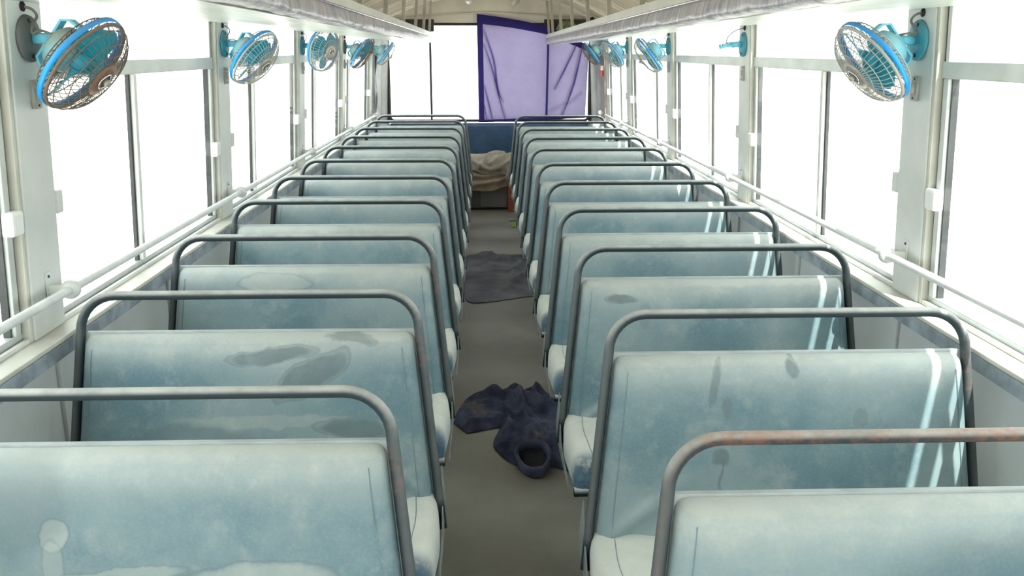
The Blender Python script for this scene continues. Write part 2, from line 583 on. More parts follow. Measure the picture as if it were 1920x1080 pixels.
PIL = {-1: [0.50, 2.21, 3.85, 5.50, 7.16, 8.90], 1: [0.76, 2.49, 4.19, 5.90, 7.62, 9.06]}
MIDST = {-1: [1.15, 2.90, 4.40, 6.02, 7.56], 1: [1.50, 3.24, 4.894, 6.509, 8.25]}
PW = 0.08
SILL = 0.885
GTOP = 1.80
wn = 0
for s in (-1, 1):
    nm = SIDE_NAME[s]
    w = struct('wall_' + nm)
    m = MB()
    a, b = sorted((s * 1.162, s * 1.20))
    m.box(a, b, Y_FRONT, Y_REAR, 0.0, SILL - 0.03)
    m.build('lower_panel', M['wall_panel'], w)
    m = MB()
    wbox(m, s, -0.02, 0.06, Y_FRONT, Y_REAR, 1.80, 1.86)
    m.build('upper_panel', M['metal_light'], w)
    # ledge under the windows and its dirty blue face strip
    m = MB()
    a, b = sorted((s * 1.118, s * 1.23))
    m.box(a, b, Y_FRONT, 9.0, SILL - 0.012, SILL)
    m.build('ledge', M['ledge'], w, bevel=0.003)
    m = MB()
    a, b = sorted((s * 1.117, s * 1.162))
    m.box(a, b, Y_FRONT, 9.0, SILL - 0.05, SILL - 0.0125)
    m.build('ledge_face', M['trim_blue'], w, bevel=0.002)
    # upright ribs on the lower panel
    for y in PIL[s] + [(p + q) / 2 for p, q in zip(PIL[s][:-1], PIL[s][1:])]:
        m = MB()
        a, b = sorted((s * 1.152, s * 1.163))
        m.box(a, b, y - 0.02, y + 0.02, 0, SILL - 0.05)
        m.build('panel_rib', M['wall_panel'], w, bevel=0.004)
    for y in PIL[s]:
        m = MB()
        wbox(m, s, 0.0, 0.055, y - PW, y + PW, SILL, 1.80)
        m.build('pillar', M['metal_light'], w, bevel=0.004)
        m = MB()   # folded flange on the camera side of the pillar
        wbox(m, s, 0.004, 0.058, y - PW - 0.016, y - PW - 0.001, SILL, 1.80)
        m.build('pillar_flange', M['ledge'], w, bevel=0.003)
    bays = [(Y_FRONT + 0.05, PIL[s][0] - PW)] + [(p + PW, q - PW) for p, q in zip(PIL[s][:-1], PIL[s][1:])]
    mids = [-0.35] + MIDST[s]
    for (y0, y1), ym in zip(bays, mids):
        wn += 1
        W = struct('window_%d' % wn)
        y1 -= 0.017
        m = MB()
        wbox(m, s, 0.024, 0.05, y0, y1, SILL, SILL + 0.027)
        m.build('bottom_rail', M['alu'], W, bevel=0.003)
        m = MB()
        wbox(m, s, 0.006, 0.018, y0, y1, SILL, SILL + 0.012)
        m.build('sill_channel', M['metal_light'], W, bevel=0.002)
        m = MB()
        wbox(m, s, 0.018, 0.024, y0, y1, SILL, SILL + 0.008)
        m.build('channel_seal', M['seal'], W)
        m = MB()
        wbox(m, s, 0.018, 0.048, y0, y1, 1.508, 1.552)
        m.build('transom', M['alu'], W, bevel=0.003)
        m = MB()
        wbox(m, s, 0.018, 0.05, y0, y1, GTOP - 0.012, GTOP)
        m.build('top_rail', M['alu'], W)
        for yy, dd in ((y0, 1), (y1, -1)):
            m = MB()
            a, b = sorted((yy + dd * 0.008, yy + dd * 0.034))
            wbox(m, s, 0.020, 0.05, a, b, SILL + 0.027, 1.508)
            m.build('side_stile', M['alu'], W, bevel=0.003)
            m = MB()
            a, b = sorted((yy + dd * 0.008, yy + dd * 0.026))
            wbox(m, s, 0.022, 0.05, a, b, 1.552, GTOP - 0.012)
            m.build('upper_stile', M['metal_light'], W, bevel=0.002)
            m = MB()
            a, b = sorted((yy, yy + dd * 0.008))
            wbox(m, s, 0.024, 0.05, a, b, SILL + 0.027, GTOP - 0.012)
            m.build('rubber_seal', M['seal'], W)
            m = MB()
            a, b = sorted((yy + dd * 0.034, yy + dd * 0.040))
            wbox(m, s, 0.030, 0.048, a, b, SILL + 0.027, 1.508)
            m.build('glazing_bead', M['seal'], W)
        m = MB()
        wbox(m, s, 0.016, 0.03, ym, ym + 0.024, SILL + 0.027, 1.508)
        m.build('middle_stile', M['metal_light'], W, bevel=0.003)
        m = MB()
        wbox(m, s, 0.031, 0.042, ym - 0.008, ym + 0.006, SILL + 0.027, 1.508)
        m.build('middle_seal', M['seal'], W)
        m = MB()
        wbox(m, s, 0.032, 0.036, y0 + 0.03, ym + 0.004, SILL + 0.024, 1.510)
        m.build('pane', M['glass'], W)
        m = MB()
        wbox(m, s, 0.022, 0.026, ym + 0.004, y1 - 0.03, SILL + 0.024, 1.510)
        m.build('pane', M['glass'], W)
        m = MB()
        wbox(m, s, 0.032, 0.036, y0 + 0.02, y1 - 0.02, 1.550, GTOP - 0.01)
        m.build('pane', M['glass'], W)
        # white slide catches at both ends of the sliding panes
        m = MB()
        wbox(m, s, -0.004, 0.026, y1 - 0.046, y1 + 0.006, 1.158, 1.216)
        m.build('catch', M['white'], W, bevel=0.008)
        m = MB()
        wbox(m, s, -0.006, 0.024, y0 - 0.002, y0 + 0.03, 1.175, 1.235)
        m.build('catch', M['metal_light'], W, bevel=0.006)

# ceiling: shallow vault with cross ribs
cl = struct('ceiling')


def ceil_z(x):
    return 2.12 - 0.30 * (abs(x) / 1.16) ** 2.4


m = MB()
N = 28
prof = [(-1.19 + 2.38 * i / N) for i in range(N + 1)]
for y0, y1 in ((Y_FRONT, Y_REAR + 0.05),):
    vs, fs = [], []
    for y in (y0, y1):
        for x in prof:
            vs.append((x, y, ceil_z(x)))
        for x in prof:
            vs.append((x, y, ceil_z(x) + 0.05))
    k = N + 1
    for i in range(N):
        fs += [(i, i + 1, 2 * k + i + 1, 2 * k + i), (k + i, 3 * k + i, 3 * k + i + 1, k + i + 1),
               (i, k + i, k + i + 1, i + 1), (2 * k + i, 2 * k + i + 1, 3 * k + i + 1, 3 * k + i)]
    fs += [(0, 2 * k, 3 * k, k), (N, k + N, 3 * k + N, 2 * k + N)]
    m.add(vs, fs, True)
o = m.build('roof_panel', M['ceiling'], cl)
for p in o.data.polygons:
    p.use_smooth = False
for i in range(11):
    y = 9.28 - 0.98 * i
    for dy, rr in ((0, 0.016), (-0.16, 0.010)):
        m = MB()
        m.tube([(x, y + dy, ceil_z(x) - 0.004) for x in prof[1:-1]], 0.02, 8, flat=(rr, 0.022))
        m.build('ceiling_rib', M['ceil_rib'], cl)

# front bulkhead behind the camera with a windscreen opening
w = struct('wall_front')
MB().box(-1.2, 1.2, Y_FRONT - 0.04, Y_FRONT, 0, 0.85).build('lower_panel', M['wall_panel'], w)
MB().box(-1.2, 1.2, Y_FRONT - 0.04, Y_FRONT, 1.80, 2.16).build('header_panel', M['header'], w)
for x in (-1.13, 0.0, 1.13):
    MB().box(x - 0.05, x + 0.05, Y_FRONT - 0.04, Y_FRONT, 0.85, 1.80).build('screen_post', M['metal_light'], w)
MB().box(-1.1, 1.1, Y_FRONT - 0.025, Y_FRONT - 0.02, 0.85, 1.80).build('pane', M['glass'], w)

# rear wall, rear window, corner panels
w = struct('wall_rear')
MB().box(-1.2, 1.2, Y_REAR, Y_REAR + 0.04, 0, 0.84).build('lower_panel', M['wall_panel'], w)
MB().box(-1.16, 1.16, Y_REAR - 0.01, Y_REAR + 0.04, 1.852, 2.14).build('header_panel', M['header'], w)
m = MB()
m.tube([(-1.05, Y_REAR - 0.02, 1.905), (0, Y_REAR - 0.02, 1.955), (1.05, Y_REAR - 0.02, 1.905)], 0.01, 8, flat=(0.008, 0.01))
m.build('header_moulding', M['ceil_rib'], w)
for s in (-1, 1):
    MB().box(min(s * 1.05, s * 1.2), max(s * 1.05, s * 1.2), Y_REAR - 0.002, Y_REAR + 0.04, 0.84, 1.852).build('side_panel', M['post'], w)
    # rounded corner: three upright panels turning from the side wall into the rear wall
    pts = [(1.150, 8.99), (1.142, 9.14), (1.112, 9.30), (1.062, 9.43)]
    for i in range(3):
        (xa, ya), (xb, yb) = pts[i], pts[i + 1]
        m = MB()
        d = Vector((yb - ya, -(xb - xa), 0)).normalized() * 0.02
        tx = 0.03
        p8 = []
        for z, sh in ((0.86, 0.0), (1.71, -0.035)):
            p8 += [(s * (xa + sh), ya + 0.004, z), (s * (xb + sh), yb - 0.004, z), (s * (xb + sh + tx), yb + 0.01, z), (s * (xa + sh + tx), ya + 0.004, z)]
        m.hexa(p8)
        m.build('corner_panel', M['post_warm'] if (i == 0 and s > 0) else M['post'], w, bevel=0.004)
    MB().box(min(s * 1.03, s * 1.068), max(s * 1.03, s * 1.068), Y_REAR - 0.035, Y_REAR - 0.002, 0.85, 1.76).build('dark_edge_strip', M['dark'], w, bevel=0.008)
    m = MB()
    m.box(min(s * 0.56, s * 1.12), max(s * 0.56, s * 1.12), Y_REAR - 0.05, Y_REAR - 0.012, 1.765, 1.885)
    m.build('dark_valance', M['dark'], w, bevel=0.006)
W = struct('window_%d' % (wn + 1))
RB, RT, RX = 0.872, 1.838, 1.035
fr = [(-RX, RB), (RX, RB), (RX, RT), (-RX, RT)]


def rrect(x0, x1, z0, z1, r, n=6):
    out = []
    for cx, cz, a0 in ((x1 - r, z1 - r, 0), (x0 + r, z1 - r, 90), (x0 + r, z0 + r, 180), (x1 - r, z0 + r, 270)):
        for k in range(n + 1):
            a = radians(a0 + 90 * k / n)
            out.append((cx + r * cos(a), cz + r * sin(a)))
    return out


m = MB()
m.tube([(x, Y_REAR - 0.012, z) for x, z in rrect(-RX, RX, RB, RT, 0.05)], 0.014, 8, closed=True)
m.build('rubber_seal', M['dark'], W)
for x in (-0.604, 0.604):
    m = MB()
    m.box(x - 0.011, x + 0.011, Y_REAR - 0.02, Y_REAR + 0.01, RB, RT)
    m.build('divider', M['seal'], W, bevel=0.003)
for a, b in ((-RX, -0.61), (-0.598, 0.598), (0.61, RX)):
    MB().box(a, b, Y_REAR, Y_REAR + 0.005, RB - 0.01, RT + 0.01).build('pane', M['glass'], W)
# peeled strip of lining hanging at the left rear corner
m = MB()


def strip(u, v):
    z = 1.60 - 0.68 * v
    y = 9.02 + 0.05 * u + 0.016 * sin(9 * v) + 0.01 * sin(23 * v)
    return (-1.125 - 0.03 * (1 - v) * 0 + 0.012 * sin(11 * v + 3 * u) + 0.02 * (1 - v), y, z)


m.grid(strip, 4, 30)
m.build('peeling_strip', M['wall_panel'], w, solid=0.003)

# ------------------------------------------------------------------ luggage racks
HANG = {-1: [0.9, 1.98, 3.05, 4.12, 5.17, 6.28, 7.41, 8.38, 9.25], 1: [0.0, 0.96, 1.92, 2.88, 3.86, 4.85, 5.82, 6.84, 7.82, 8.76, 9.28]}
for s in (-1, 1):
    zt = (lambda y: 1.779 - 0.0028 * y) if s < 0 else (lambda y: 1.771 - 0.0040 * y)
    r = thing('luggage_rack', ('left' if s < 0 else 'right') + ' overhead luggage rack with plastic-wrapped padded edge along the '
              + ('left' if s < 0 else 'right') + ' windows', 'luggage rack', (s * 0.85, 4.3, 1.70))
    L = r.location
    y0, y1 = Y_FRONT + 0.1, 9.33
    xe = 0.572

    def rl(mb, name, mat, **k):
        mb.v = [(x - L.x, y - L.y, z - L.z) for x, y, z in mb.v]
        return mb.build(name, mat, r, **k)

    ny = 60
    # front lip board
    m = MB()
    sec = [(xe, 0.0), (xe + 0.016, 0.004), (xe + 0.016, -0.034), (xe, -0.036)]
    vs, fs = [], []
    for j in range(ny + 1):
        y = y0 + (y1 - y0) * j / ny
        for (x, dz) in sec:
            vs.append((s * x, y, zt(y) + dz))
    k = 4
    for j in range(ny):
        for i in range(k):
            l = (i + 1) % k
            fs.append((j * k + i, j * k + l, (j + 1) * k + l, (j + 1) * k + i))
    fs += [(3, 2, 1, 0), tuple(ny * k + i for i in range(4))]
    m.add(vs, fs)
    rl(m, 'lip_board', M['rack_lip'])
    # shiny moulding line under the lip
    m = MB()
    m.tube([(s * (xe - 0.002), y0 + (y1 - y0) * j / 20, zt(y0 + (y1 - y0) * j / 20) - 0.037) for j in range(21)], 0.004, 6)
    rl(m, 'lip_moulding', M['chrome'])
    # shelf deck
    m = MB()
    vs, fs = [], []
    for j in range(ny + 1):
        y = y0 + (y1 - y0) * j / ny
        for (x, z) in ((xe + 0.016, zt(y) - 0.022), (1.122, zt(y) - 0.022), (1.122, zt(y) - 0.034), (xe + 0.016, zt(y) - 0.034)):
            vs.append((s * x, y, z))
    fs = []
    for j in range(ny):
        for i in range(4):
            l = (i + 1) % 4
            fs.append((j * 4 + i, j * 4 + l, (j + 1) * 4 + l, (j + 1) * 4 + i))
    fs += [(3, 2, 1, 0), tuple(ny * 4 + i for i in range(4))]
    m.add(vs, fs)
    rl(m, 'deck', M['rack_lip'])
    # padded edge wrapped in crinkled plastic
    m = MB()
    NY, NP = 260, 12

    def pad(u, v):
        y = y0 + (y1 - y0) * u
        a = v * pi * 0.5
        # comes down from the lip, rounds under
        sag = 0.006 * mnoise.noise(Vector((y * 1.1, s * 3, 0)))
        hgt = 0.058 + sag
        if v < 0.55:
            q = v / 0.55
            x, z = xe + 0.004 - 0.010 * sin(q * pi * 0.6), zt(y) - 0.040 - hgt * q * 0.8
        else:
            q = (v - 0.55) / 0.45
            x, z = xe - 0.0055 + 0.045 * (1 - cos(q * pi / 2)), zt(y) - 0.040 - hgt * (0.8 + 0.22 * sin(q * pi / 2))
        wob = 0.0035 * mnoise.noise(Vector((y * 22, v * 2.0, s))) + 0.004 * mnoise.noise(Vector((y * 7, v * 1.2, s + 5)))
        return (s * (x + wob), y, z + 0.6 * wob)

    m.grid(pad, NY, NP)
    rl(m, 'wrapped_edge', M['wrap'])
    m = MB()

    def under(u, v):
        y = y0 + (y1 - y0) * u
        x = xe + 0.039 + (1.138 - xe - 0.039) * v
        za, zb = zt(y) - 0.100, 1.690
        z = za + (zb - za) * v ** 1.3
        wob = 0.005 * mnoise.noise(Vector((y * 1.7, v * 3, s * 2 + 9))) * sin(pi * min(1, v * 1.2 + 0.1) ** 1)
        return (s * x, y, z + wob)

    m.grid(under, 140, 10)
    rl(m, 'underside_panel', M['under'])
    for yy in (y1, y0):
        m = MB()
        ring = [pad(0 if yy == y0 else 1, v / 10) for v in range(11)] + [under(0 if yy == y0 else 1, v / 6) for v in range(1, 7)]
        vs = [tuple(p) for p in ring] + [(s * 1.122, yy, zt(yy) - 0.034), (s * (xe + 0.01), yy, zt(yy) - 0.036)]
        m.add(vs, [tuple(range(len(vs)))])
        rl(m, 'end_panel', M['wrap'], solid=0.004)
    # flat hanger bars from the lip up to the ceiling
    for y in HANG[s]:
        m = MB()
        zb, xtop = zt(y) - 0.03, xe - 0.012
        ztop = ceil_z(xtop) + 0.01
        p8 = []
        for (x, z, dy) in ((xe + 0.018, zb, 0.0), (xtop, ztop, -0.02)):
            p8 += [(s * x, y + dy - 0.014, z), (s * (x + 0.024), y + dy - 0.014, z), (s * (x + 0.024), y + dy + 0.004, z), (s * x, y + dy + 0.004, z)]
        m.hexa(p8)
        h = rl(m, 'hanger_bar', M['hanger'], bevel=0.002)
    for y in HANG[s][2::2]:
        m = MB()
        m.tube([(s * (xe - 0.004), y - 0.35, zt(y) - 0.004), (s * (xe - 0.008), y - 0.35, zt(y) - 0.06)], 0.005, 6)

# ------------------------------------------------------------------ hand rails along the windows
for s in (-1, 1):
    r = thing('hand_rail', 'long white painted hand rail running past the ' + ('left' if s < 0 else 'right') + ' side windows',
              'hand rail', (s * 1.115, 4.3, 0.99))
    L = r.location
    zr = lambda y: (0.996 - 0.0035 * (y - 2.2)) if s < 0 else (1.006 - 0.0045 * (y - 2.4))
    m = MB()
    m.tube([(s * 1.108 - L.x, y - L.y, zr(y) - L.z) for y in [Y_FRONT + 0.3 + k * 0.51 for k in range(int((9.0 - Y_FRONT) / 0.51))]], 0.0110, 12)
    m.build('pipe', M['white_paint'], r)
    for y in PIL[s]:
        m = MB()
        mat = Matrix.Translation((s * 1.108 - L.x, y - L.y, zr(y) - L.z)) @ Matrix.Rotation(pi / 2, 4, 'X')
        m.lathe([(0.0115, -0.014), (0.021, -0.014), (0.024, -0.006), (0.024, 0.006), (0.021, 0.014), (0.0115, 0.014)], mat, 18)
        b = m.build('bracket', M['metal_light'], r)
        m = MB()
        xw = XW(s, zr(y)) - L.x
        a, c = sorted((xw - s * 0.001, xw - s * 0.006))
        m.box(a, c, y - L.y - 0.012, y - L.y + 0.012, zr(y) - L.z - 0.042, zr(y) - L.z + 0.045)
        a, c = sorted((xw, s * 1.128 - L.x))
        m.box(a, c, y - L.y - 0.008, y - L.y + 0.008, zr(y) - L.z - 0.012, zr(y) - L.z + 0.012)
        m.build('bracket_plate', M['metal_light'], b, bevel=0.002)
        for dz in (-0.033, 0.034):
            m = MB()
            mat = Matrix.Translation((xw - s * 0.006, y - L.y, zr(y) - L.z + dz)) @ Matrix.Rotation(-s * pi / 2, 4, 'Y')
            m.lathe([(0.004, 0), (0.004, 0.0015), (0.002, 0.003)], mat, 8)
            m.build('screw', M['seal'], b)

# ------------------------------------------------------------------ bench seats
ROWS = {-1: [1.513, 2.19, 2.91, 3.632, 4.356, 5.044, 5.773, 6.48, 7.19, 7.901, 8.621],
        1: [1.29, 1.985, 2.707, 3.408, 4.143, 4.849, 5.604, 6.341, 7.054, 7.766, 8.487]}
ZP, REC, FL = 0.885, 0.172, 0.107
RT_ = 0.0118


def qa(z):
    return 0.2308 - FL * (ZP - z)


def qw(z):
    return 1.0872 + FL * (ZP - z) * 0.92


ORD = ['nearest', 'second', 'third', 'fourth', 'fifth', 'sixth', 'seventh', 'eighth', 'ninth', 'tenth', 'rearmost']
STAINS = {(-1, 1): [(-0.600, 0.835, 0.12, 0.022, 0.10, 0.85, 1), (-0.50, 0.785, 0.12, 0.040, 0.55, 0.85, 1), (-0.40, 0.875, 0.075, 0.012, -0.05, 0.6, 1),
                    (-0.62, 0.672, 0.26, 0.020, 0.0, 0.45, 0), (-0.40, 0.650, 0.10, 0.026, -0.1, 0.9, 1), (-0.80, 0.60, 0.2, 0.08, 0, 0.4, 1)],
          (-1, 0): [(-0.83, 0.745, 0.026, 0.034, 0, 0.8, 0), (-0.835, 0.69, 0.02, 0.05, 0, 0.5, 0), (-0.48, 0.645, 0.16, 0.05, 0.05, 0.7, 0),
                    (-0.72, 0.668, 0.13, 0.02, 0.1, 0.6, 0), (-0.90, 0.80, 0.12, 0.10, 0.4, 0.4, 1)],
          (1, 1): [(0.475, 0.825, 0.012, 0.055, 0.25, 0.7, 1), (0.503, 0.775, 0.013, 0.03, 0.1, 0.7, 1), (0.66, 0.862, 0.018, 0.022, 0, 0.85, 1),
                   (0.487, 0.655, 0.020, 0.022, 0, 0.8, 1), (0.490, 0.60, 0.004, 0.05, 0, 0.7, 1), (0.816, 0.745, 0.02, 0.028, 0.6, 0.4, 1)],
          (1, 2): [(0.365, 0.831, 0.055, 0.016, 0, 0.85, 1), (0.44, 0.78, 0.02, 0.05, 0, 0.3, 1)],
          (-1, 2): [(-0.75, 0.84, 0.13, 0.03, 0, 0.6, 0), (-0.42, 0.62, 0.06, 0.03, 0, 0.6, 1)],
          (1, 0): [(0.75, 0.70, 0.25, 0.16, 0, 0.35, 1)]}
LOOK = {(-1, 0): 'pale blotches low on its back', (-1, 1): 'with a large dark comma-shaped stain on its back',
        (1, 1): 'with several drip marks down its back', (1, 2): 'with one oval smudge near its aisle corner',
        (1, 0): 'with a rust-streaked top rail', (-1, 2): 'with a chalky patch along its top edge'}


def make_seat(s, i):
    Yr = ROWS[s][i]
    side = 'left' if s < 0 else 'right'
    look = LOOK.get((s, i), 'with dusty back and grey tube frame')
    root = thing('bench_seat', 'blue bench seat, %s of %s row, %s' % (ORD[i], side, look), 'bench seat',
                 (s * 0.659, Yr, 0), 'blue bench seats in the %s row' % side)
    R = random.Random(i * 17 + (3 if s > 0 else 91))

    def P(q, y, z):
        return Vector((s * (q - 0.659), y, z))

    yb = lambda z: REC * (z - ZP)
    # hoop of bent tube
    zt_, rad = 0.9795, 0.088
    pts = []
    for z in (0.37, 0.45, 0.6, 0.75, 0.86, zt_ - rad):
        pts.append(P(qa(z), yb(z), z))
    ca = qa(zt_ - rad) + rad
    for k in range(1, 9):
        a = pi - k * pi / 16
        z = zt_ - rad + rad * sin(a)
        pts.append(P(ca + rad * cos(a), yb(z), z))
    cw = qw(zt_ - rad) - rad
    for k in range(1, 6):
        pts.append(P(ca + (cw - ca) * k / 6, yb(zt_), zt_))
    for k in range(0, 9):
        a = pi / 2 - k * pi / 16
        z = zt_ - rad + rad * sin(a)
        pts.append(P(cw + rad * cos(a), yb(z), z))
    for z in (0.86, 0.75, 0.6, 0.45, 0.37):
        pts.append(P(qw(z), yb(z), z))
    m = MB()
    m.tube(pts, RT_, 12)
    fm = M['frame_rust'] if (s, i) == (1, 0) else M['frame_aisle'] if (s, i) in ((-1, 0), (-1, 1), (-1, 2), (1, 1)) else M['frame']
    m.build('hoop_frame', fm, root, label='rusty grey tube frame' if (s, i) == (1, 0) else None)
    # backrest: stuffed vinyl panel, rounded edges, creased near the lower aisle corner
    zb0, zt0, th = 0.432, 0.882, 0.046
    nu, nv = 34, 20
    crease = [(R.uniform(0.07, 0.13), R.uniform(0.03, 0.09), R.uniform(0.5, 0.8), R.choice([0.010, 0.014, 0.018])) for _ in range(2)]
    sagx, saga = R.uniform(0.3, 0.7), R.uniform(0, 0.004)

    def uvw(u):
        return u if 0.0 < u < 1 else u

    us = [0, .006, .014, .026, .038, .05] + [.065 + .015 * k for k in range(24)] + [.45 + .43 * k / 10 for k in range(11)] + [.92, .955, .974, .986, .994, 1]
    vs_ = [0, .015] + [.035 + .022 * k for k in range(19)] + [.47 + .33 * k / 6 for k in range(7)] + [.86, .91, .945, .97, .985, .995, 1]

    def prof(t, e):
        q = min(1.0, t / e)
        return sqrt(max(0, 1 - (1 - q) ** 2))

    def front(u, v):
        z = zb0 + (zt0 - zb0) * v
        q0, q1 = qa(z) + RT_ + 0.003, qw(z) - RT_ - 0.003
        rc = 0.02   # rounded upper corners
        over = max(0, (z - (zt0 - rc)) / rc)
        ins = rc * (1 - sqrt(max(0, 1 - over * over)))
        q0, q1 = q0 + ins, q1 - ins
        q = q0 + (q1 - q0) * u
        w_ = q1 - q0
        d = th * prof(min(u, 1 - u) * w_, 0.035) * prof((1 - v) * (zt0 - zb0), 0.04) * prof(v * (zt0 - zb0) + 0.02, 0.04)
        d += 0.008 * sin(pi * u) * sin(pi * v) + saga * exp(-((u - sagx) / 0.2) ** 2) * sin(pi * v)
        # creases run from the lower aisle corner up into the panel
        for (cx, cz, slope, amp) in crease:
            dist = ((q - q0) - cx) * (-slope) + (z - 0.45 - cz)
            d += amp * exp(-(dist / 0.02) ** 2) * exp(-((q - q0 - cx) / 0.13) ** 2) * min(1, (q - q0) / 0.05) * 0.9
            d -= amp * 0.9 * exp(-((dist + 0.03) / 0.02) ** 2) * exp(-((q - q0 - cx) / 0.13) ** 2) * min(1, (q - q0) / 0.05)
        d += 0.0016 * mnoise.noise(Vector((q * 7 + i * 5, z * 7, s)))
        if u in (0, 1) or v == 1:
            d = 0
        return P(q, yb(z) + 0.006 - d, z)

    m = MB()
    V, F = [], []
    wn_ = len(us)
    for v in vs_:
        for u in us:
            V.append(front(u, v))
    for j in range(len(vs_) - 1):
        for k in range(wn_ - 1):
            F.append((j * wn_ + k, j * wn_ + k + 1, (j + 1) * wn_ + k + 1, (j + 1) * wn_ + k))
    m.add(V, F, True)
    V2 = []
    for (u, v) in ((0, 0), (1, 0), (1, 1), (0, 1)):
        V2.append(front(u, v))
    m.build('backrest', vinyl('seat_vinyl', [(x_ - s * 0.659, z_, a_, b_, r_ if s < 0 else -r_, k_, t_) for (x_, z_, a_, b_, r_, k_, t_) in STAINS.get((s, i), [])],
                              i + (20 if s > 0 else 0)), root, fixn=True)
    # stitched welts near both ends of the panel
    for uu in (0.035, 0.965):
        m = MB()
        m.tube([front(uu, v) + Vector((0, -0.0004, 0)) for v in [0.08 + 0.86 * k / 14 for k in range(15)]], 0.0011, 5)
        m.build('welt', M['seam'], root)
    # backing board behind the padding, its pale top edge shows
    m = MB()
    z0, z1 = 0.42, 0.8865
    p8 = []
    for z in (z0, z1):
        a, b = qa(z) + RT_ - 0.001, qw(z) - RT_ + 0.001
        p8 += [P(a, yb(z) + 0.007, z), P(b, yb(z) + 0.007, z), P(b, yb(z) + 0.019, z), P(a, yb(z) + 0.019, z)]
    m.hexa(p8)
    m.build('backing_board', M['board'], root, bevel=0.0015)
    # seat cushion
    q0, q1 = 0.177, 1.135
    bulge = R.uniform(0.004, 0.010)
    wear = R.uniform(-0.015, 0.015)
    ys = [-0.055 - 0.30 * k / 8 for k in range(9)]
    sec = [(y, 0.470 - 0.004 * k / 8) for k, y in enumerate(ys)]
    sec += [(-0.385, 0.4655), (-0.408, 0.460), (-0.424, 0.449), (-0.434, 0.434), (-0.440, 0.414), (-0.444, 0.396)]
    qs = [0, .004, .010, .018, .032, .055] + [.1 + .8 * k / 10 for k in range(11)] + [.945, .968, .982, .99, .996, 1]

    def cush(u, k):
        y, z = sec[k]
        w_ = q1 - q0
        e = prof(min(u, 1 - u) * w_, 0.035)
        qq0 = q0 + 0.012 * (1 - min(1, (-0.055 - y) / 0.14)) + 0.012 * max(0, (-0.24 - y) / 0.2)
        q = qq0 + (q1 - qq0) * u
        top = z
        zz = 0.392 + (top - 0.392) * (0.35 + 0.65 * e) if k < len(sec) - 1 else 0.386
        zz += bulge * sin(pi * u) * sin(pi * k / len(sec)) + 0.002 * mnoise.noise(Vector((q * 9 + i, y * 9, s * 3)))
        yy = y + (0.010 * (1 - e) if k > 9 else 0)
        return P(q, yy, zz)

    m = MB()
    wn_ = len(qs)
    V = [cush(u, k) for k in range(len(sec)) for u in qs]
    F = [(j * wn_ + k, j * wn_ + k + 1, (j + 1) * wn_ + k + 1, (j + 1) * wn_ + k) for j in range(len(sec) - 1) for k in range(wn_ - 1)]
    nb = len(V)
    # skirt down both ends and the back, to the pan
    ends = []
    for k in range(len(sec)):
        for u in (0, 1):
            p = cush(u, k).copy()
            p.z = 0.384
            V.append(p)
    for k in range(len(sec) - 1):
        F.append((k * wn_, (k + 1) * wn_, nb + 2 * (k + 1), nb + 2 * k))
        F.append((k * wn_ + wn_ - 1, nb + 2 * k + 1, nb + 2 * (k + 1) + 1, (k + 1) * wn_ + wn_ - 1))
    m.add(V, F, True)
    m.build('cushion', CUSH[(i * 2 + (s > 0)) % len(CUSH)], root)
    m = MB()
    m.tube([cush(0.06, k) + Vector((0, 0, 0.0004)) for k in range(1, len(sec))], 0.0010, 5)
    m.build('welt', M['seam'], root)
    # pan, front tube ending in a dark disc, aisle side plate, legs
    m = MB()
    p8 = [P(0.19, -0.43, 0.366), P(1.13, -0.43, 0.366), P(1.13, -0.02, 0.366), P(0.19, -0.02, 0.366),
          P(0.19, -0.43, 0.384), P(1.13, -0.43, 0.384), P(1.13, -0.02, 0.384), P(0.19, -0.02, 0.384)]
    m.hexa(p8)
    m.build('seat_pan', M['pan'], root)
    m = MB()
    zf, yf = 0.378, -0.437
    m.tube([P(0.186 + (0.95) * k / 6, yf, zf) for k in range(7)], 0.0135, 12)
    ft = m.build('front_tube', fm, root)
    m = MB()
    mat = Matrix.Translation(P(0.1855, yf, zf)) @ Matrix.Rotation(pi / 2, 4, 'Y')
    m.lathe([(0.0108, -0.0006), (0.0108, 0.0006)], mat, 12)
    m.build('tube_hollow_shade', M['hollow_shade'], ft)  # disc on the closed end, painted dark for the shade of a hollow
    m = MB()
    out = [(-0.01, 0.475), (0.012, 0.50), (0.02, 0.40), (-0.02, 0.352), (-0.13, 0.358), (-0.40, 0.372), (-0.43, 0.374), (-0.43, 0.384), (-0.16, 0.39)]
    n_ = len(out)
    V = [P(0.171 + 0.10 * max(0, z - 0.42), y, z) for y, z in out] + [P(0.1745 + 0.10 * max(0, z - 0.42), y, z) for y, z in out]
    F = [tuple(range(n_)), tuple(range(2 * n_ - 1, n_ - 1, -1))] + [(k, (k + 1) % n_, n_ + (k + 1) % n_, n_ + k) for k in range(n_)]
    m.add(V, F)
    m.build('side_plate', M['pan_light'], root)
    for q in (0.42, 1.06):
        for y in (-0.39, -0.06):
            m = MB()
            m.tube([P(q, y, 0.0), P(q, y, 0.2), P(q, y, 0.367)], 0.013, 8)
            m.build('leg', M['frame'], root)
    return root


CUSH = [cushion_mat('seat_cushion_vinyl', k * 1.7) for k in range(6)]
for s in (-1, 1):
    for i in range(11):
        make_seat(s, i)

# ------------------------------------------------------------------ rear bench with blankets
rb = thing('rear_bench', 'dark blue full-width rear bench under the back window', 'bench seat', (0, 9.2, 0))
Y0 = 9.2


def back(u, v):
    x = -1.03 + 2.06 * u
    z = 0.45 + 0.392 * v
    d = 0.05 * sqrt(max(0, 1 - (1 - min(1, (1 - v) / 0.12)) ** 2)) + 0.006 * sin(pi * v)
    d += 0.003 * mnoise.noise(Vector((x * 4, z * 6, 2)))
    return (x, 0.235 - d, z)


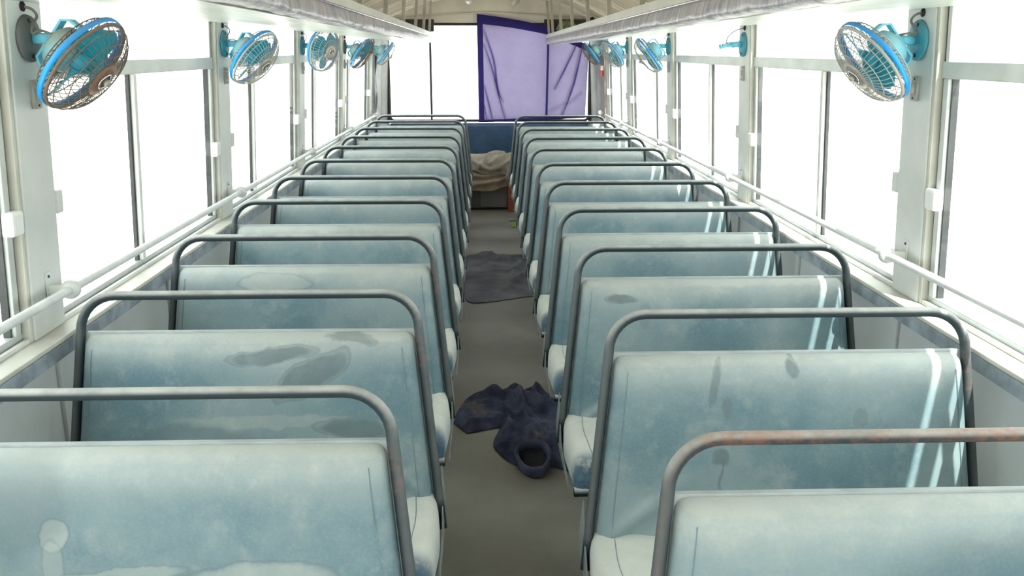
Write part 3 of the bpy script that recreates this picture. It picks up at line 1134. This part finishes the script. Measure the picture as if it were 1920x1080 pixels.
m = MB()
m.grid(back, 40, 16)
m.build('backrest', M['bench_blue'], rb)
MB().box(-1.03, 1.03, 0.236, 0.252, 0.3, 0.848).build('backing_board', M['pan'], rb, bevel=0.002)
MB().box(-1.04, 1.04, -0.16, 0.19, 0.40, 0.455).build('cushion', M['bench_blue'], rb, bevel=0.02)
MB().box(-1.04, 1.04, -0.15, 0.235, 0.0, 0.398).build('base_box', M['bench_base'], rb, bevel=0.004)
MB().box(-0.10, 0.165, -0.158, -0.150, 0.03, 0.25).build('access_panel', M['base_panel'], rb, bevel=0.004)
MB().box(-0.5, 0.5, -0.154, -0.1505, 0.0, 0.022).build('kick_strip', M['black'], rb)


def drape(name, label, mat, x0, x1, prof, ridges, base, seed, amp):
    """cloth lying on the bench and hanging over its front; prof = (y, z) pairs from back to hem; ridges = polylines in (x, s)"""
    pr = catmull([Vector((y, z, 0)) for y, z in prof], 8)
    ln = [0]
    for a, b in zip(pr[:-1], pr[1:]):
        ln.append(ln[-1] + (b - a).length)
    tot = ln[-1]
    R = [[Vector(p) for p in r] for r in ridges]

    def fn(u, v):
        hem = 0.03 * sin(5 * u + seed) + 0.02 * sin(13 * u + seed)
        tt = v * (tot + hem)
        tt = min(tot, max(0, tt))
        k = 0
        while k < len(ln) - 2 and ln[k + 1] < tt:
            k += 1
        f = (tt - ln[k]) / max(1e-6, ln[k + 1] - ln[k])
        p = pr[k].lerp(pr[k + 1], f)
        tn = (pr[k + 1] - pr[k]).normalized()
        nrm = Vector((-abs(tn.y), abs(tn.x), 0)) if True else None
        nrm = Vector((tn.y, -tn.x, 0))
        if nrm.y < -0.2 or (abs(nrm.y) <= 0.2 and nrm.x > 0):
            nrm = -nrm
        x = x0 + (x1 - x0) * u
        q = Vector((x, tt))
        h = base
        for r in R:
            d = segdist(q, r)
            h += amp * exp(-(d / 0.020) ** 2)
        h += 0.012 * mnoise.noise(Vector((x * 7 + seed, tt * 7, seed)))
        return (x, p.x + nrm.x * h - Y0, p.y + nrm.y * h)

    m = MB()
    m.grid(fn, 90, 70)
    o = m.build(name, mat, None, solid=0.012, loc=(0, Y0, 0))
    return o


V2 = lambda *p: [Vector(q) for q in p]
o = drape('blanket', 'tan', M['fleece'], -0.42, 0.40,
          [(9.34, 0.49), (9.22, 0.50), (9.10, 0.50), (9.04, 0.47), (9.005, 0.40), (8.995, 0.30), (8.99, 0.20)],
          [V2((-0.4, 0.10), (-0.05, 0.10), (0.1, 0.06), (0.4, 0.05)), V2((-0.4, 0.18), (0, 0.17), (0.12, 0.12), (0.4, 0.13)),
           V2((-0.3, 0.40), (-0.07, 0.44), (0.06, 0.42), (0.25, 0.33)), V2((-0.3, 0.53), (-0.04, 0.50), (0.09, 0.48), (0.3, 0.38))],
          0.010, 1.3, 0.040)
tag(o, 'tan fleece blanket heaped over the rear bench, hanging down its front', 'blanket')
o = drape('blanket', 'cream', M['fleece_cream'], -0.24, 0.36,
          [(9.16, 0.535), (9.08, 0.535), (9.02, 0.505), (8.975, 0.45), (8.965, 0.40), (8.963, 0.375)],
          [V2((-0.1, 0.22), (-0.03, 0.10), (0.04, 0.05), (0.14, 0.03)), V2((-0.24, 0.14), (-0.1, 0.22), (0.0, 0.25), (0.1, 0.23), (0.30, 0.10)),
           V2((0.0, 0.2), (0.12, 0.12), (0.3, 0.03))],
          0.008, 4.1, 0.040)
tag(o, 'cream fleece blanket in thick rolled folds on top of the tan blanket', 'blanket')
# striped cloth over the bench edge by the right seats
m = MB()
m.grid(lambda u, v: (0.155 + 0.06 * u + 0.006 * sin(9 * v), 8.955 - 0.02 * sin(pi * v) - 0.008 * sin(12 * u + 3 * v), 0.43 - 0.15 * v), 10, 16)
o = m.build('striped_cloth', M['pink'], None, solid=0.006)
tag(o, 'small pink and white striped cloth hanging beside the blankets', 'cloth')
o = MB().box(0.178, 0.262, 8.90, 8.945, 0.0, 0.285).build('orange_box', M['orange'], None, bevel=0.006)
tag(o, 'orange-red upright box standing on the floor against the rear bench base', 'box')
m = MB()
m.grid(lambda u, v: (0.185 + 0.10 * u, 8.08 + 0.24 * v + 0.02 * u, 0.004 + 0.006 * sin(pi * u) * sin(5 * v) ** 2), 8, 8)
o = m.build('leaflet', M['green'], None, solid=0.002)
tag(o, 'bright green leaflet on the aisle floor under the right seats', 'paper')
m = MB()
m.grid(lambda u, v: (0.17 + 0.09 * u, 8.40 + 0.12 * v, 0.004 + 0.004 * sin(4 * u) ** 2), 6, 6)
o = m.build('paper_scrap', M['paper'], None, solid=0.002)
tag(o, 'pale grey paper scrap on the floor just behind the green leaflet', 'paper')


# ------------------------------------------------------------------ clothes on the aisle floor
def floor_cloth(poly, centre, height, ridges, seed, nr=26, nt=120, namp=0.012, z0=0.004, rw=0.022, crisp=None):
    out = catmull([Vector((x, y, 0)) for x, y in poly], 10, True)
    # resample to nt
    L = [0]
    for a, b in zip(out, out[1:] + out[:1]):
        L.append(L[-1] + (b - a).length)
    ring = []
    for k in range(nt):
        d = L[-1] * k / nt
        j = 0
        while L[j + 1] < d:
            j += 1
        f = (d - L[j]) / max(1e-9, L[j + 1] - L[j])
        ring.append(out[j].lerp(out[(j + 1) % len(out)], f))
    c = Vector((centre[0], centre[1], 0))
    RG = [([Vector(p) for p in r[0]], r[1]) for r in ridges]
    mb = MB()
    V = []
    for k in range(nr + 1):
        r = k / nr
        for p in ring:
            q = c.lerp(p, r)
            e = max(0, 1 - r ** 3.5)
            z = height * e
            p2 = Vector((q.x, q.y))
            for poly_, a in RG:
                d = segdist(p2, poly_)
                z += a * exp(-(d / rw) ** 2) * (0.35 + 0.65 * e)
            n1 = mnoise.noise(Vector((q.x * 9 + seed, q.y * 6, seed)))
            n2 = abs(mnoise.noise(Vector((q.x * 17 + q.y * 9 + seed, q.y * 15, seed + 4))))
            z += namp * (n1 + 0.9 * (0.5 - n2)) * e
            if crisp:
                ang, lam, am = crisp
                lx, ly = q.x - c.x, q.y - c.y
                wv = mnoise.noise(Vector((lx * 4 + seed, ly * 3, seed + 8)))
                w2 = mnoise.noise(Vector((lx * 7 + seed, ly * 5, seed + 3)))
                ph = 2 * pi * (lx * cos(ang + 0.5 * wv) + ly * sin(ang + 0.5 * wv)) / lam + 3.4 * wv
                fold = (0.5 + 0.5 * sin(ph + 0.6 * sin(ph))) ** 1.6
                z += am * fold * e * max(0.15, 0.6 + 1.1 * w2)
            V.append((q.x, q.y, max(z0, z + z0)))
    F = []
    for k in range(nr):
        for t_ in range(nt):
            l = (t_ + 1) % nt
            F.append((k * nt + t_, k * nt + l, (k + 1) * nt + l, (k + 1) * nt + t_))
    mb.add(V, F, True)
    return mb


def shift(mb, loc):
    mb.v = [(x - loc[0], y - loc[1], z - loc[2]) for x, y, z in mb.v]
    return mb


loc = (0.1, 3.6, 0)
gm = thing('work_garment', 'dusty navy work garment crumpled in the aisle near the camera', 'clothing', loc)
body = floor_cloth([(0.008, 3.99), (0.061, 4.03), (0.101, 3.975), (0.183, 4.06), (0.225, 3.94), (0.285, 3.79), (0.30, 3.592), (0.31, 3.246), (0.28, 3.14),
                    (0.194, 3.190), (0.132, 3.215), (0.054, 3.203), (-0.028, 3.377), (0.000, 3.576), (-0.010, 3.812)], (0.13, 3.58), 0.038,
                   [([(0.07, 4.0), (0.10, 3.75), (0.10, 3.55), (0.16, 3.38), (0.28, 3.25)], 0.042), ([(0.02, 3.7), (0.04, 3.5), (0.12, 3.36)], 0.026),
                    ([(0.0, 3.36), (0.10, 3.30), (0.22, 3.32), (0.30, 3.25)], 0.024), ([(0.18, 4.0), (0.24, 3.85), (0.22, 3.7)], 0.022),
                    ([(0.03, 3.9), (0.06, 3.82), (0.16, 3.72), (0.28, 3.6)], 0.026), ([(0.12, 3.5), (0.2, 3.46), (0.28, 3.48)], -0.014),
                    ([(0.055, 3.98), (0.08, 3.9), (0.12, 3.86)], 0.02)], 2.2, 50, 240, namp=0.014, rw=0.016, crisp=(0.45, 0.085, 0.034))
shift(body, loc).build('body', M['navy'], gm, solid=0.004)
slv = floor_cloth([(-0.196, 3.66), (-0.203, 3.625), (-0.196, 3.612), (-0.148, 3.522), (-0.139, 3.512), (-0.125, 3.517), (-0.05, 3.55), (0.03, 3.60), (0.06, 3.78), (0.03, 4.0), (-0.069, 3.97), (-0.15, 3.87), (-0.19, 3.74)], (-0.06, 3.74), 0.030,
                  [([(-0.18, 3.65), (-0.08, 3.68), (0.04, 3.72)], 0.024), ([(-0.14, 3.56), (-0.03, 3.60), (0.04, 3.66)], 0.02),
                   ([(-0.15, 3.82), (-0.05, 3.86), (0.03, 3.88)], 0.026)], 7.7, 36, 150, namp=0.012, rw=0.016, crisp=(1.25, 0.10, 0.03))
shift(slv, loc).build('sleeve', M['navy'], gm, solid=0.004)
m = MB()   # open cuff turned towards the camera
rp = catmull([Vector(p) for p in ((0.060, 3.235, 0.05), (0.066, 3.165, 0.035), (0.092, 3.11, 0.028), (0.130, 3.09, 0.028), (0.165, 3.115, 0.032), (0.188, 3.19, 0.045), (0.165, 3.25, 0.062), (0.105, 3.262, 0.066))], 6, True)
m.tube(rp, 0.014, 8, closed=True, flat=(0.026, 0.010))
cf = shift(m, loc).build('cuff', M['navy'], gm)
m = MB()
cc = sum((p for p in rp), Vector()) / len(rp)
n_ = len(rp)
V = []
for k in range(5):
    for p in rp:
        q = cc.lerp(p, k / 4)
        V.append((q.x, q.y, 0.010 + (q.z - 0.006) * 0.55 * (k / 4) ** 2 + 0.012 * abs(mnoise.noise(Vector((q.x * 22, q.y * 22, 1))))))
m.add(V, [(k * n_ + j, k * n_ + (j + 1) % n_, (k + 1) * n_ + (j + 1) % n_, (k + 1) * n_ + j) for k in range(4) for j in range(n_)], True)
shift(m, loc).build('lining', M['lining_shade'], cf, solid=0.003)

far = floor_cloth([(-0.205, 6.029), (-0.176, 5.575), (-0.017, 5.562), (0.056, 5.60), (0.185, 5.67), (0.305, 5.754), (0.30, 6.3), (0.295, 6.742), (0.254, 6.914), (0.161, 6.93),
                   (0.073, 6.958), (0.018, 6.959), (-0.014, 7.063), (-0.07, 7.064), (-0.131, 6.964), (-0.202, 6.903), (-0.21, 6.5)], (0.05, 6.3), 0.006,
                  [([(-0.2, 6.75), (-0.10, 6.80), (-0.02, 6.92)], 0.03), ([(0.0, 6.9), (0.06, 6.7), (0.14, 6.62), (0.28, 6.7)], 0.04), ([(0.08, 6.8), (0.16, 6.78), (0.26, 6.86)], 0.04),
                   ([(0.09, 5.95), (0.14, 6.25), (0.21, 6.6)], 0.030), ([(0.0, 5.72), (0.09, 5.85), (0.16, 6.1), (0.26, 6.35)], 0.030), ([(-0.2, 6.3), (-0.12, 6.42), (-0.02, 6.6)], 0.016),
                   ([(-0.2, 6.05), (-0.05, 6.07), (0.06, 6.12)], 0.008), ([(-0.19, 5.85), (-0.05, 5.83), (0.05, 5.86)], 0.008), ([(-0.2, 6.15), (0.0, 6.2)], 0.008)],
                  5.5, 50, 200, 0.006, rw=0.026, crisp=(1.5, 0.15, 0.012))
o = shift(far, (0.05, 6.3, 0)).build('floor_cloth', M['charcoal'], None, solid=0.004, loc=(0.05, 6.3, 0))
tag(o, 'dusty charcoal cloth spread flat across the middle of the aisle', 'cloth')

# ------------------------------------------------------------------ purple curtain on the rear window
cu = thing('curtain', 'thin purple cloth hung over the right half of the rear window', 'curtain', (0.44, 9.39, 1.88))
CL = cu.location
FOLDS = [[V2((-0.06, 1.794), (0.04, 1.486), (0.08, 1.18), (0.162, 0.881)), 0.020], [V2((-0.057, 1.644), (0.026, 1.393), (0.093, 1.153), (0.134, 1.072)), 0.018],
         [V2((-0.057, 1.233), (-0.004, 1.018), (0.03, 0.861)), 0.016], [V2((-0.059, 1.045), (-0.033, 0.861)), 0.012],
         [V2((0.946, 1.631), (0.864, 1.259), (0.738, 0.9)), 0.026], [V2((0.885, 1.637), (0.766, 1.393), (0.672, 1.206)), 0.022], [V2((0.949, 1.151), (0.84, 1.07), (0.633, 0.976)), 0.014]]


def top_z(x):
    # sagging top edge: nailed at the left, lower towards the right
    return 1.936 - 0.12 * (x + 0.12) / 0.7 + 0.012 * sin((x + 0.12) * 4.2) - 0.10 * max(0, (x - 0.62) / 0.4)


def cloth(x, z):
    y = 0.0
    p = Vector((x, z))
    for r, a in FOLDS:
        d = segdist(p, r)
        y -= 1.5 * a * exp(-(d / 0.013) ** 2)
        y -= 0.5 * a * exp(-(d / 0.06) ** 2)
    y -= 0.006 * mnoise.noise(Vector((x * 6, z * 3, 1)))
    return Vector((x, 9.405 + y, z)) - CL


def cpt(u, v):
    xl = -0.125 + 0.012 * v
    xr = 1.022 - 0.030 * v
    x = xl + (xr - xl) * u
    zt0 = top_z(x)
    zb = 0.855 + 0.045 * u
    return x, zt0 + (zb - zt0) * v


m = MB()
m.grid(lambda u, v: cloth(*cpt(u, v)), 120, 90)
m.build('cloth_panel', M['curtain'], cu)
off = Vector((0, -0.003, 0))
m = MB()
m.grid(lambda u, v: cloth(*cpt(u * 0.052, v)) + off, 6, 60)
m.build('left_hem', M['hem'], cu)
m = MB()
m.grid(lambda u, v: cloth(*cpt(0.05 + u * 0.95, v * 0.085)) + off, 80, 6)
m.build('top_hem', M['hem'], cu)
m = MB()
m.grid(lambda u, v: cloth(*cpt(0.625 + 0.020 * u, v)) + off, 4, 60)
m.build('divider_shadow', M['hem'], cu)  # dark strip laid on to paint the silhouette of the divider behind
m = MB()
m.grid(lambda u, v: cloth(*cpt(0.05 + u * 0.95, 0.975 + 0.025 * v)) + off, 80, 3)
m.build('bottom_hem', M['hem'], cu)

for r_, a_ in FOLDS[:6]:
    cr_ = catmull([p.to_3d() for p in r_], 8)
    wid = 0.4 * a_
    m = MB()

    def pleat(u, v):
        k = min(len(cr_) - 2, int(v * (len(cr_) - 1)))
        p = cr_[k].lerp(cr_[k + 1], v * (len(cr_) - 1) - k)
        w = wid * (0.12 + 1.1 * sin(pi * min(1, 0.08 + 0.9 * v)) ** 1.5)
        q = cloth(p.x + (u - 0.3) * w * 2, p.y)
        return q + Vector((0, -0.002, 0))

    m.grid(pleat, 4, 30)
    m.build('pleat', M['pleat'], cu)

# ------------------------------------------------------------------ small fans on the pillars
def frame_of(n):
    n = Vector(n).normalized()
    u = (Vector((0, 0, 1)) - n * n.z).normalized()
    v = n.cross(u)
    return n, u, v


FAN = [(-1, 1, (0.76, -0.08, -0.64), 0.1, 'grey', 'brown', 'with a rusty brown guard, on the nearest left pillar'),
       (-1, 2, (0.76, -0.21, -0.61), 2.6, 'blue', 'grey', 'with a grey guard, on the second left pillar'),
       (-1, 3, (0.83, -0.49, -0.25), 0.9, 'blue', 'grey', 'turned towards the front, on the third left pillar'),
       (-1, 4, (0.80, -0.12, -0.58), 1.7, 'grey', 'brown', 'seen almost edge-on, on the fourth left pillar'),
       (-1, 5, (0.80, 0.10, -0.60), 0.3, 'grey', 'grey', 'on the last left pillar by the rear window'),
       (1, 1, (-0.77, -0.04, -0.64), 2.2, 'blue', 'grey', 'with a clean blue back plate, on the nearest right pillar'),
       (1, 3, (-0.78, 0.05, -0.63), 0.6, 'blue', 'grey', 'facing steeply down, on the third right pillar'),
       (1, 4, (-0.72, -0.22, -0.60), 1.2, 'blue', 'grey', 'on the fourth right pillar beside the red box'),
       (1, 5, (-0.78, 0.0, -0.62), 2.0, 'grey', 'brown', 'in shadow on the last right pillar next to the curtain')]
ZF = 1.607
for s, pi_, n, phase, basec, hubc, txt in FAN:
    y = PIL[s][pi_]
    base = Vector((XW(s, ZF), y, ZF))
    r = thing('wall_fan', 'small blue caged fan ' + txt, 'fan', base, 'small blue fans on the window pillars')
    n, u, v = frame_of(n)
    K = Vector((-s * 0.058, 0, 0))
    Cn = K + n * 0.085
    A = Matrix.Translation(Cn) @ Matrix((u, v, n)).transposed().to_4x4()
    RAD = 0.125
    wm = M['wire_rust'] if hubc == 'brown' else M['wire']
    # wall plate
    m = MB()
    mat = Matrix.Rotation(-s * pi / 2, 4, 'Y')
    m.lathe([(0.052, 0.0), (0.055, 0.004), (0.053, 0.010), (0.03, 0.014)], mat, 28)
    bp = m.build('wall_plate', M['fan_base_' + basec], r)
    for dz in (-0.04, 0.04):
        m = MB()
        m.lathe([(0.006, 0.009), (0.006, 0.0135)], Matrix.Translation((0, -0.004, dz)) @ mat, 10)
        m.build('screw', M['black'], bp)
    # bracket: flat stub to a U-shaped yoke
    m = MB()
    m.tube([Vector((-s * 0.010, 0, 0)), K * 0.6, K], 0.01, 8, flat=(0.013, 0.005))
    hw = 0.066
    yk = [Cn + n * (-0.035) + u * hw, Cn + n * (-0.070) + u * hw, Cn + n * (-0.086) + u * (hw * 0.82), K + u * 0.02, K - u * 0.02,
          Cn + n * (-0.086) - u * (hw * 0.82), Cn + n * (-0.070) - u * hw, Cn + n * (-0.035) - u * hw]
    w_, tk = 0.013, 0.003
    vs, fs = [], []
    for i, p in enumerate(yk):
        a = yk[max(0, i - 1)]
        b = yk[min(len(yk) - 1, i + 1)]
        t_ = (b - a).normalized()
        nr_ = t_.cross(v).normalized()
        vs += [p + v * w_ + nr_ * tk, p - v * w_ + nr_ * tk, p - v * w_ - nr_ * tk, p + v * w_ - nr_ * tk]
    for i in range(len(yk) - 1):
        for k in range(4):
            l = (k + 1) % 4
            fs.append((i * 4 + k, i * 4 + l, (i + 1) * 4 + l, (i + 1) * 4 + k))
    fs += [(3, 2, 1, 0), tuple(len(yk) * 4 - 4 + k for k in range(4))]
    m.add(vs, fs)
    m.build('yoke', M['fan_body'], r)
    for sg in (-1, 1):
        m = MB()
        m.tube([Cn + n * (-0.040) + u * sg * 0.046, Cn + n * (-0.040) + u * sg * 0.070], 0.008, 10)
        m.build('yoke_knob', M['fan_body'], r)
    # motor
    m = MB()
    m.lathe([(0.012, -0.078), (0.038, -0.076), (0.051, -0.066), (0.055, -0.050), (0.055, -0.029), (0.044, -0.018), (0.012, -0.012)], A, 24)
    mo = m.build('motor_housing', M['fan_motor'] if basec == 'grey' else M['fan_motor_blue'], r)
    # guards
    m = MB()
    for k in range(40):
        a = 2 * pi * k / 40
        d = lambda R_, h: A @ Vector((R_ * cos(a), R_ * sin(a), h))
        m.tube([d(0.050, -0.027), d(0.080, -0.028), d(0.108, -0.025), d(0.120, -0.015), d(RAD, -0.004)], 0.0011, 4, caps=False)
    for R_, h in ((0.054, -0.0275), (0.086, -0.0275), (0.113, -0.022)):
        m.tube([A @ Vector((R_ * cos(2 * pi * k / 40), R_ * sin(2 * pi * k / 40), h)) for k in range(40)], 0.0015, 4, closed=True)
    m.build('rear_guard', wm, r)
    m = MB()
    for k in range(48):
        a = 2 * pi * k / 48
        d = lambda R_, h: A @ Vector((R_ * cos(a), R_ * sin(a), h))
        m.tube([d(RAD, 0.008), d(0.121, 0.024), d(0.105, 0.044), d(0.075, 0.057), d(0.040, 0.062)], 0.0011, 4, caps=False)
    for R_, h in ((0.118, 0.029), (0.095, 0.050), (0.068, 0.059)):
        m.tube([A @ Vector((R_ * cos(2 * pi * k / 40), R_ * sin(2 * pi * k / 40), h)) for k in range(40)], 0.0014, 4, closed=True)
    m.tube([A @ Vector((0.1235 * cos(2 * pi * k / 40), 0.1235 * sin(2 * pi * k / 40), 0.013)) for k in range(40)], 0.0045, 6, closed=True)
    fg = m.build('front_guard', wm, r)
    m = MB()
    m.lathe([(0.1255, -0.006), (0.1290, -0.0065), (0.1300, 0.0), (0.1290, 0.007), (0.1255, 0.006)], A, 48, closed_profile=True)
    m.build('guard_ring', M['fan_blue'], r)
    # hub plate in the middle of the front guard
    m = MB()
    m.lathe([(0.044, 0.060), (0.045, 0.063), (0.030, 0.066), (0.010, 0.066)], A, 28)
    hp = m.build('hub_plate', M['hub_' + hubc], r)
    m = MB()
    m.lathe([(0.017, 0.0655), (0.021, 0.0655), (0.023, 0.069), (0.020, 0.072), (0.017, 0.070)], A, 24, closed_profile=True)
    m.build('hub_ring', M['chrome'], hp)
    m = MB()
    m.lathe([(0.009, 0.066), (0.009, 0.078), (0.006, 0.081)], A, 12)
    m.build('hub_knob', M['hub_grey'], hp)
    # rotor hub and three ribbed blades
    m = MB()
    m.lathe([(0.022, -0.012), (0.026, -0.006), (0.024, 0.018), (0.012, 0.028)], A, 20)
    ro = m.build('rotor_hub', M['fan_teal'], r)
    for kb in range(3):
        a0 = phase + kb * 2 * pi / 3
        m = MB()

        def bl(uu, vv):
            R_ = 0.022 + 0.088 * vv
            wdt = (0.5 + 0.85 * sin(pi * min(1, vv * 0.75 + 0.12)))
            a = a0 + (uu - 0.5) * wdt + 0.25 * vv
            h = 0.022 - 0.034 * uu + 0.004 * sin(pi * vv)
            return A @ Vector((R_ * cos(a), R_ * sin(a), h + 0.004))

        m.grid(bl, 10, 10)
        m.build('blade', M['fan_teal'], r, solid=0.0025)
    # feed cable from the grommet above
    gz = 0.072
    m = MB()
    m.lathe([(0.011, 0.0), (0.012, 0.003), (0.007, 0.006)], Matrix.Translation((s * (-0.0527) * 0.0 - s * 0.0038, -0.012, gz)) @ mat, 14)
    m.build('grommet', M['black'], r)
    m = MB()
    cpts = catmull([Vector((-s * 0.006, -0.012, gz)), Vector((-s * 0.022, -0.004, gz - 0.006)), Vector((-s * 0.03, 0.0, gz - 0.022)), Vector((-s * 0.022, -0.012, gz - 0.042)),
                    Vector((-s * 0.02, -0.012, 0.012)), Vector((-s * 0.04, -0.01, 0.018)), Cn + n * (-0.07) + v * 0.02 + u * 0.02], 5)
    m.tube(cpts, 0.0022 if pi_ > 1 else 0.0032, 6)
    m.build('cable', M['cable'], r)

# fan bracket left without its fan
s, y = 1, PIL[1][2]
base = Vector((XW(s, ZF), y, ZF))
r = thing('fan_bracket', 'bare light blue fan bracket without a fan on the second right pillar', 'fan bracket', base)
mat = Matrix.Rotation(-s * pi / 2, 4, 'Y')
m = MB()
m.lathe([(0.052, 0.0), (0.055, 0.004), (0.053, 0.010), (0.03, 0.014)], mat, 28)
bp = m.build('wall_plate', M['fan_base_blue'], r)
for dz in (-0.04, 0.04):
    m = MB()
    m.lathe([(0.006, 0.009), (0.006, 0.0135)], Matrix.Translation((0, -0.004, dz)) @ mat, 10)
    m.build('screw', M['black'], bp)
m = MB()
m.tube([(-0.010, 0, 0), (-0.035, 0, 0), (-0.058, 0, -0.002)], 0.01, 8, flat=(0.013, 0.005))
m.tube([(-0.052, 0, 0.0), (-0.085, -0.01, -0.004), (-0.118, -0.02, -0.012)], 0.01, 8, flat=(0.010, 0.004))
m.build('arm', M['fan_body'], r)
for p in ((-0.075, -0.008, 0.006), (-0.112, -0.018, -0.004)):
    m = MB()
    m.lathe([(0.010, -0.004), (0.010, 0.004)], Matrix.Translation(p), 12)
    m.build('bolt', M['chrome'], r)
m = MB()
m.lathe([(0.011, 0.0), (0.012, 0.003), (0.007, 0.006)], Matrix.Translation((-0.0038, -0.012, 0.072)) @ mat, 14)
m.build('grommet', M['black'], r)
m = MB()
m.tube(catmull([Vector(p) for p in ((-0.008, -0.012, 0.072), (-0.05, -0.01, 0.058), (-0.08, -0.01, 0.03), (-0.085, -0.01, 0.0))], 6), 0.0022, 6)
m.build('cable', M['cable'], r)

# fan switches below the fans
for s in (-1, 1):
    for k, od in ((1, 'nearest'), (2, 'second'), (3, 'third'), (4, 'fourth')):
        y = PIL[s][k] + (0.012 if s < 0 else 0.0)
        z = 1.478
        base = Vector((XW(s, z), y, z))
        r = thing('switch_plate', 'grey rocker switch plate under the fan position on the %s %s pillar' % (od, SIDE_NAME[s]), 'switch', base, 'switch plates on the pillars')
        a, b = sorted((0.001 * s, -s * 0.009))
        m = MB()
        m.box(a, b, -0.017, 0.017, -0.034, 0.034)
        m.build('plate', M['switch'], r, bevel=0.003)
        m = MB()
        a, b = sorted((-s * 0.008, -s * 0.014))
        m.box(a, b, -0.008, 0.008, -0.014, 0.014)
        m.build('rocker', M['hub_grey'], r, bevel=0.002)
        for dz in (-0.026, 0.026):
            m = MB()
            m.lathe([(0.003, 0.0085), (0.003, 0.0105)], Matrix.Translation((0, 0, dz)) @ Matrix.Rotation(-s * pi / 2, 4, 'Y'), 8)
            m.build('screw', M['black'], r)

# ------------------------------------------------------------------ ceiling lamps, red box, bundle
r = thing('ceiling_lamp', 'white tubular ceiling lamp above the rear window, left of the curtain', 'lamp', (-0.20, 9.0, 2.10))
m = MB()
m.tube([(0, -0.26, -0.045), (0, -0.25, -0.05), (0, 0.05, -0.058), (0, 0.06, -0.055)], 0.03, 16)
m.build('cover', M['lamp'], r)
MB().box(-0.02, 0.02, -0.24, 0.04, -0.03, 0.02).build('mount', M['ceil_rib'], r, bevel=0.003)
r = thing('ceiling_lamp', 'beige round spot lamp on the ceiling above the curtain', 'lamp', (0.26, 9.2, 2.10))
m = MB()
mt = Matrix.Translation((0, -0.03, -0.055)) @ Matrix.Rotation(radians(70), 4, 'X') @ Matrix.Rotation(radians(25), 4, 'Y')
m.lathe([(0.026, -0.05), (0.030, -0.045), (0.030, 0.035), (0.024, 0.045)], mt, 20)
m.build('barrel', M['lamp_beige'], r)
m = MB()
m.tube([(0, 0, 0.01), (0, 0, -0.03), (0, -0.02, -0.05)], 0.01, 8)
m.build('stem', M['lamp_beige'], r)
r = thing('hammer_box', 'small red box with a white label on the right rear corner panel', 'safety box', (1.128, 9.08, 1.39))
m = MB()
m.box(-0.028, 0.004, -0.04, 0.03, -0.055, 0.055)
m.build('case', M['red'], r, bevel=0.005)
m = MB()
m.box(-0.03, -0.0275, -0.03, 0.014, 0.0, 0.045)
m.box(-0.025, 0.0, -0.0415, -0.0395, 0.0, 0.045)
m.build('label', M['white'], r)
m = MB()


def lump(mb, c, rx, ry, rz, seed):
    def fn(u, v):
        a, b = 2 * pi * u, pi * v
        d = Vector((sin(b) * cos(a), sin(b) * sin(a), cos(b)))
        k = 1 + 0.22 * mnoise.noise(d * 2.2 + Vector((seed, 0, 0))) + 0.08 * mnoise.noise(d * 7 + Vector((seed, 3, 0)))
        return (c[0] + d.x * rx * k, c[1] + d.y * ry * k, c[2] + max(-0.85, d.z) * rz * k)
    mb.grid(fn, 28, 16)


lump(m, (0, 0, 0.075), 0.09, 0.15, 0.065, 3)
o = m.build('cloth_bundle', M['bundle'], None, loc=(0.73, 8.8, 1.713), weld=True)
tag(o, 'mottled green cloth bundle lying on the rear end of the right rack', 'cloth')
m = MB()
lump(m, (0, 0, 0.09), 0.085, 0.2, 0.085, 9)
o = m.build('black_bag', M['black'], None, loc=(0.97, 8.95, 1.712), weld=True)
tag(o, 'dark bag on the right rack behind the green bundle', 'bag')
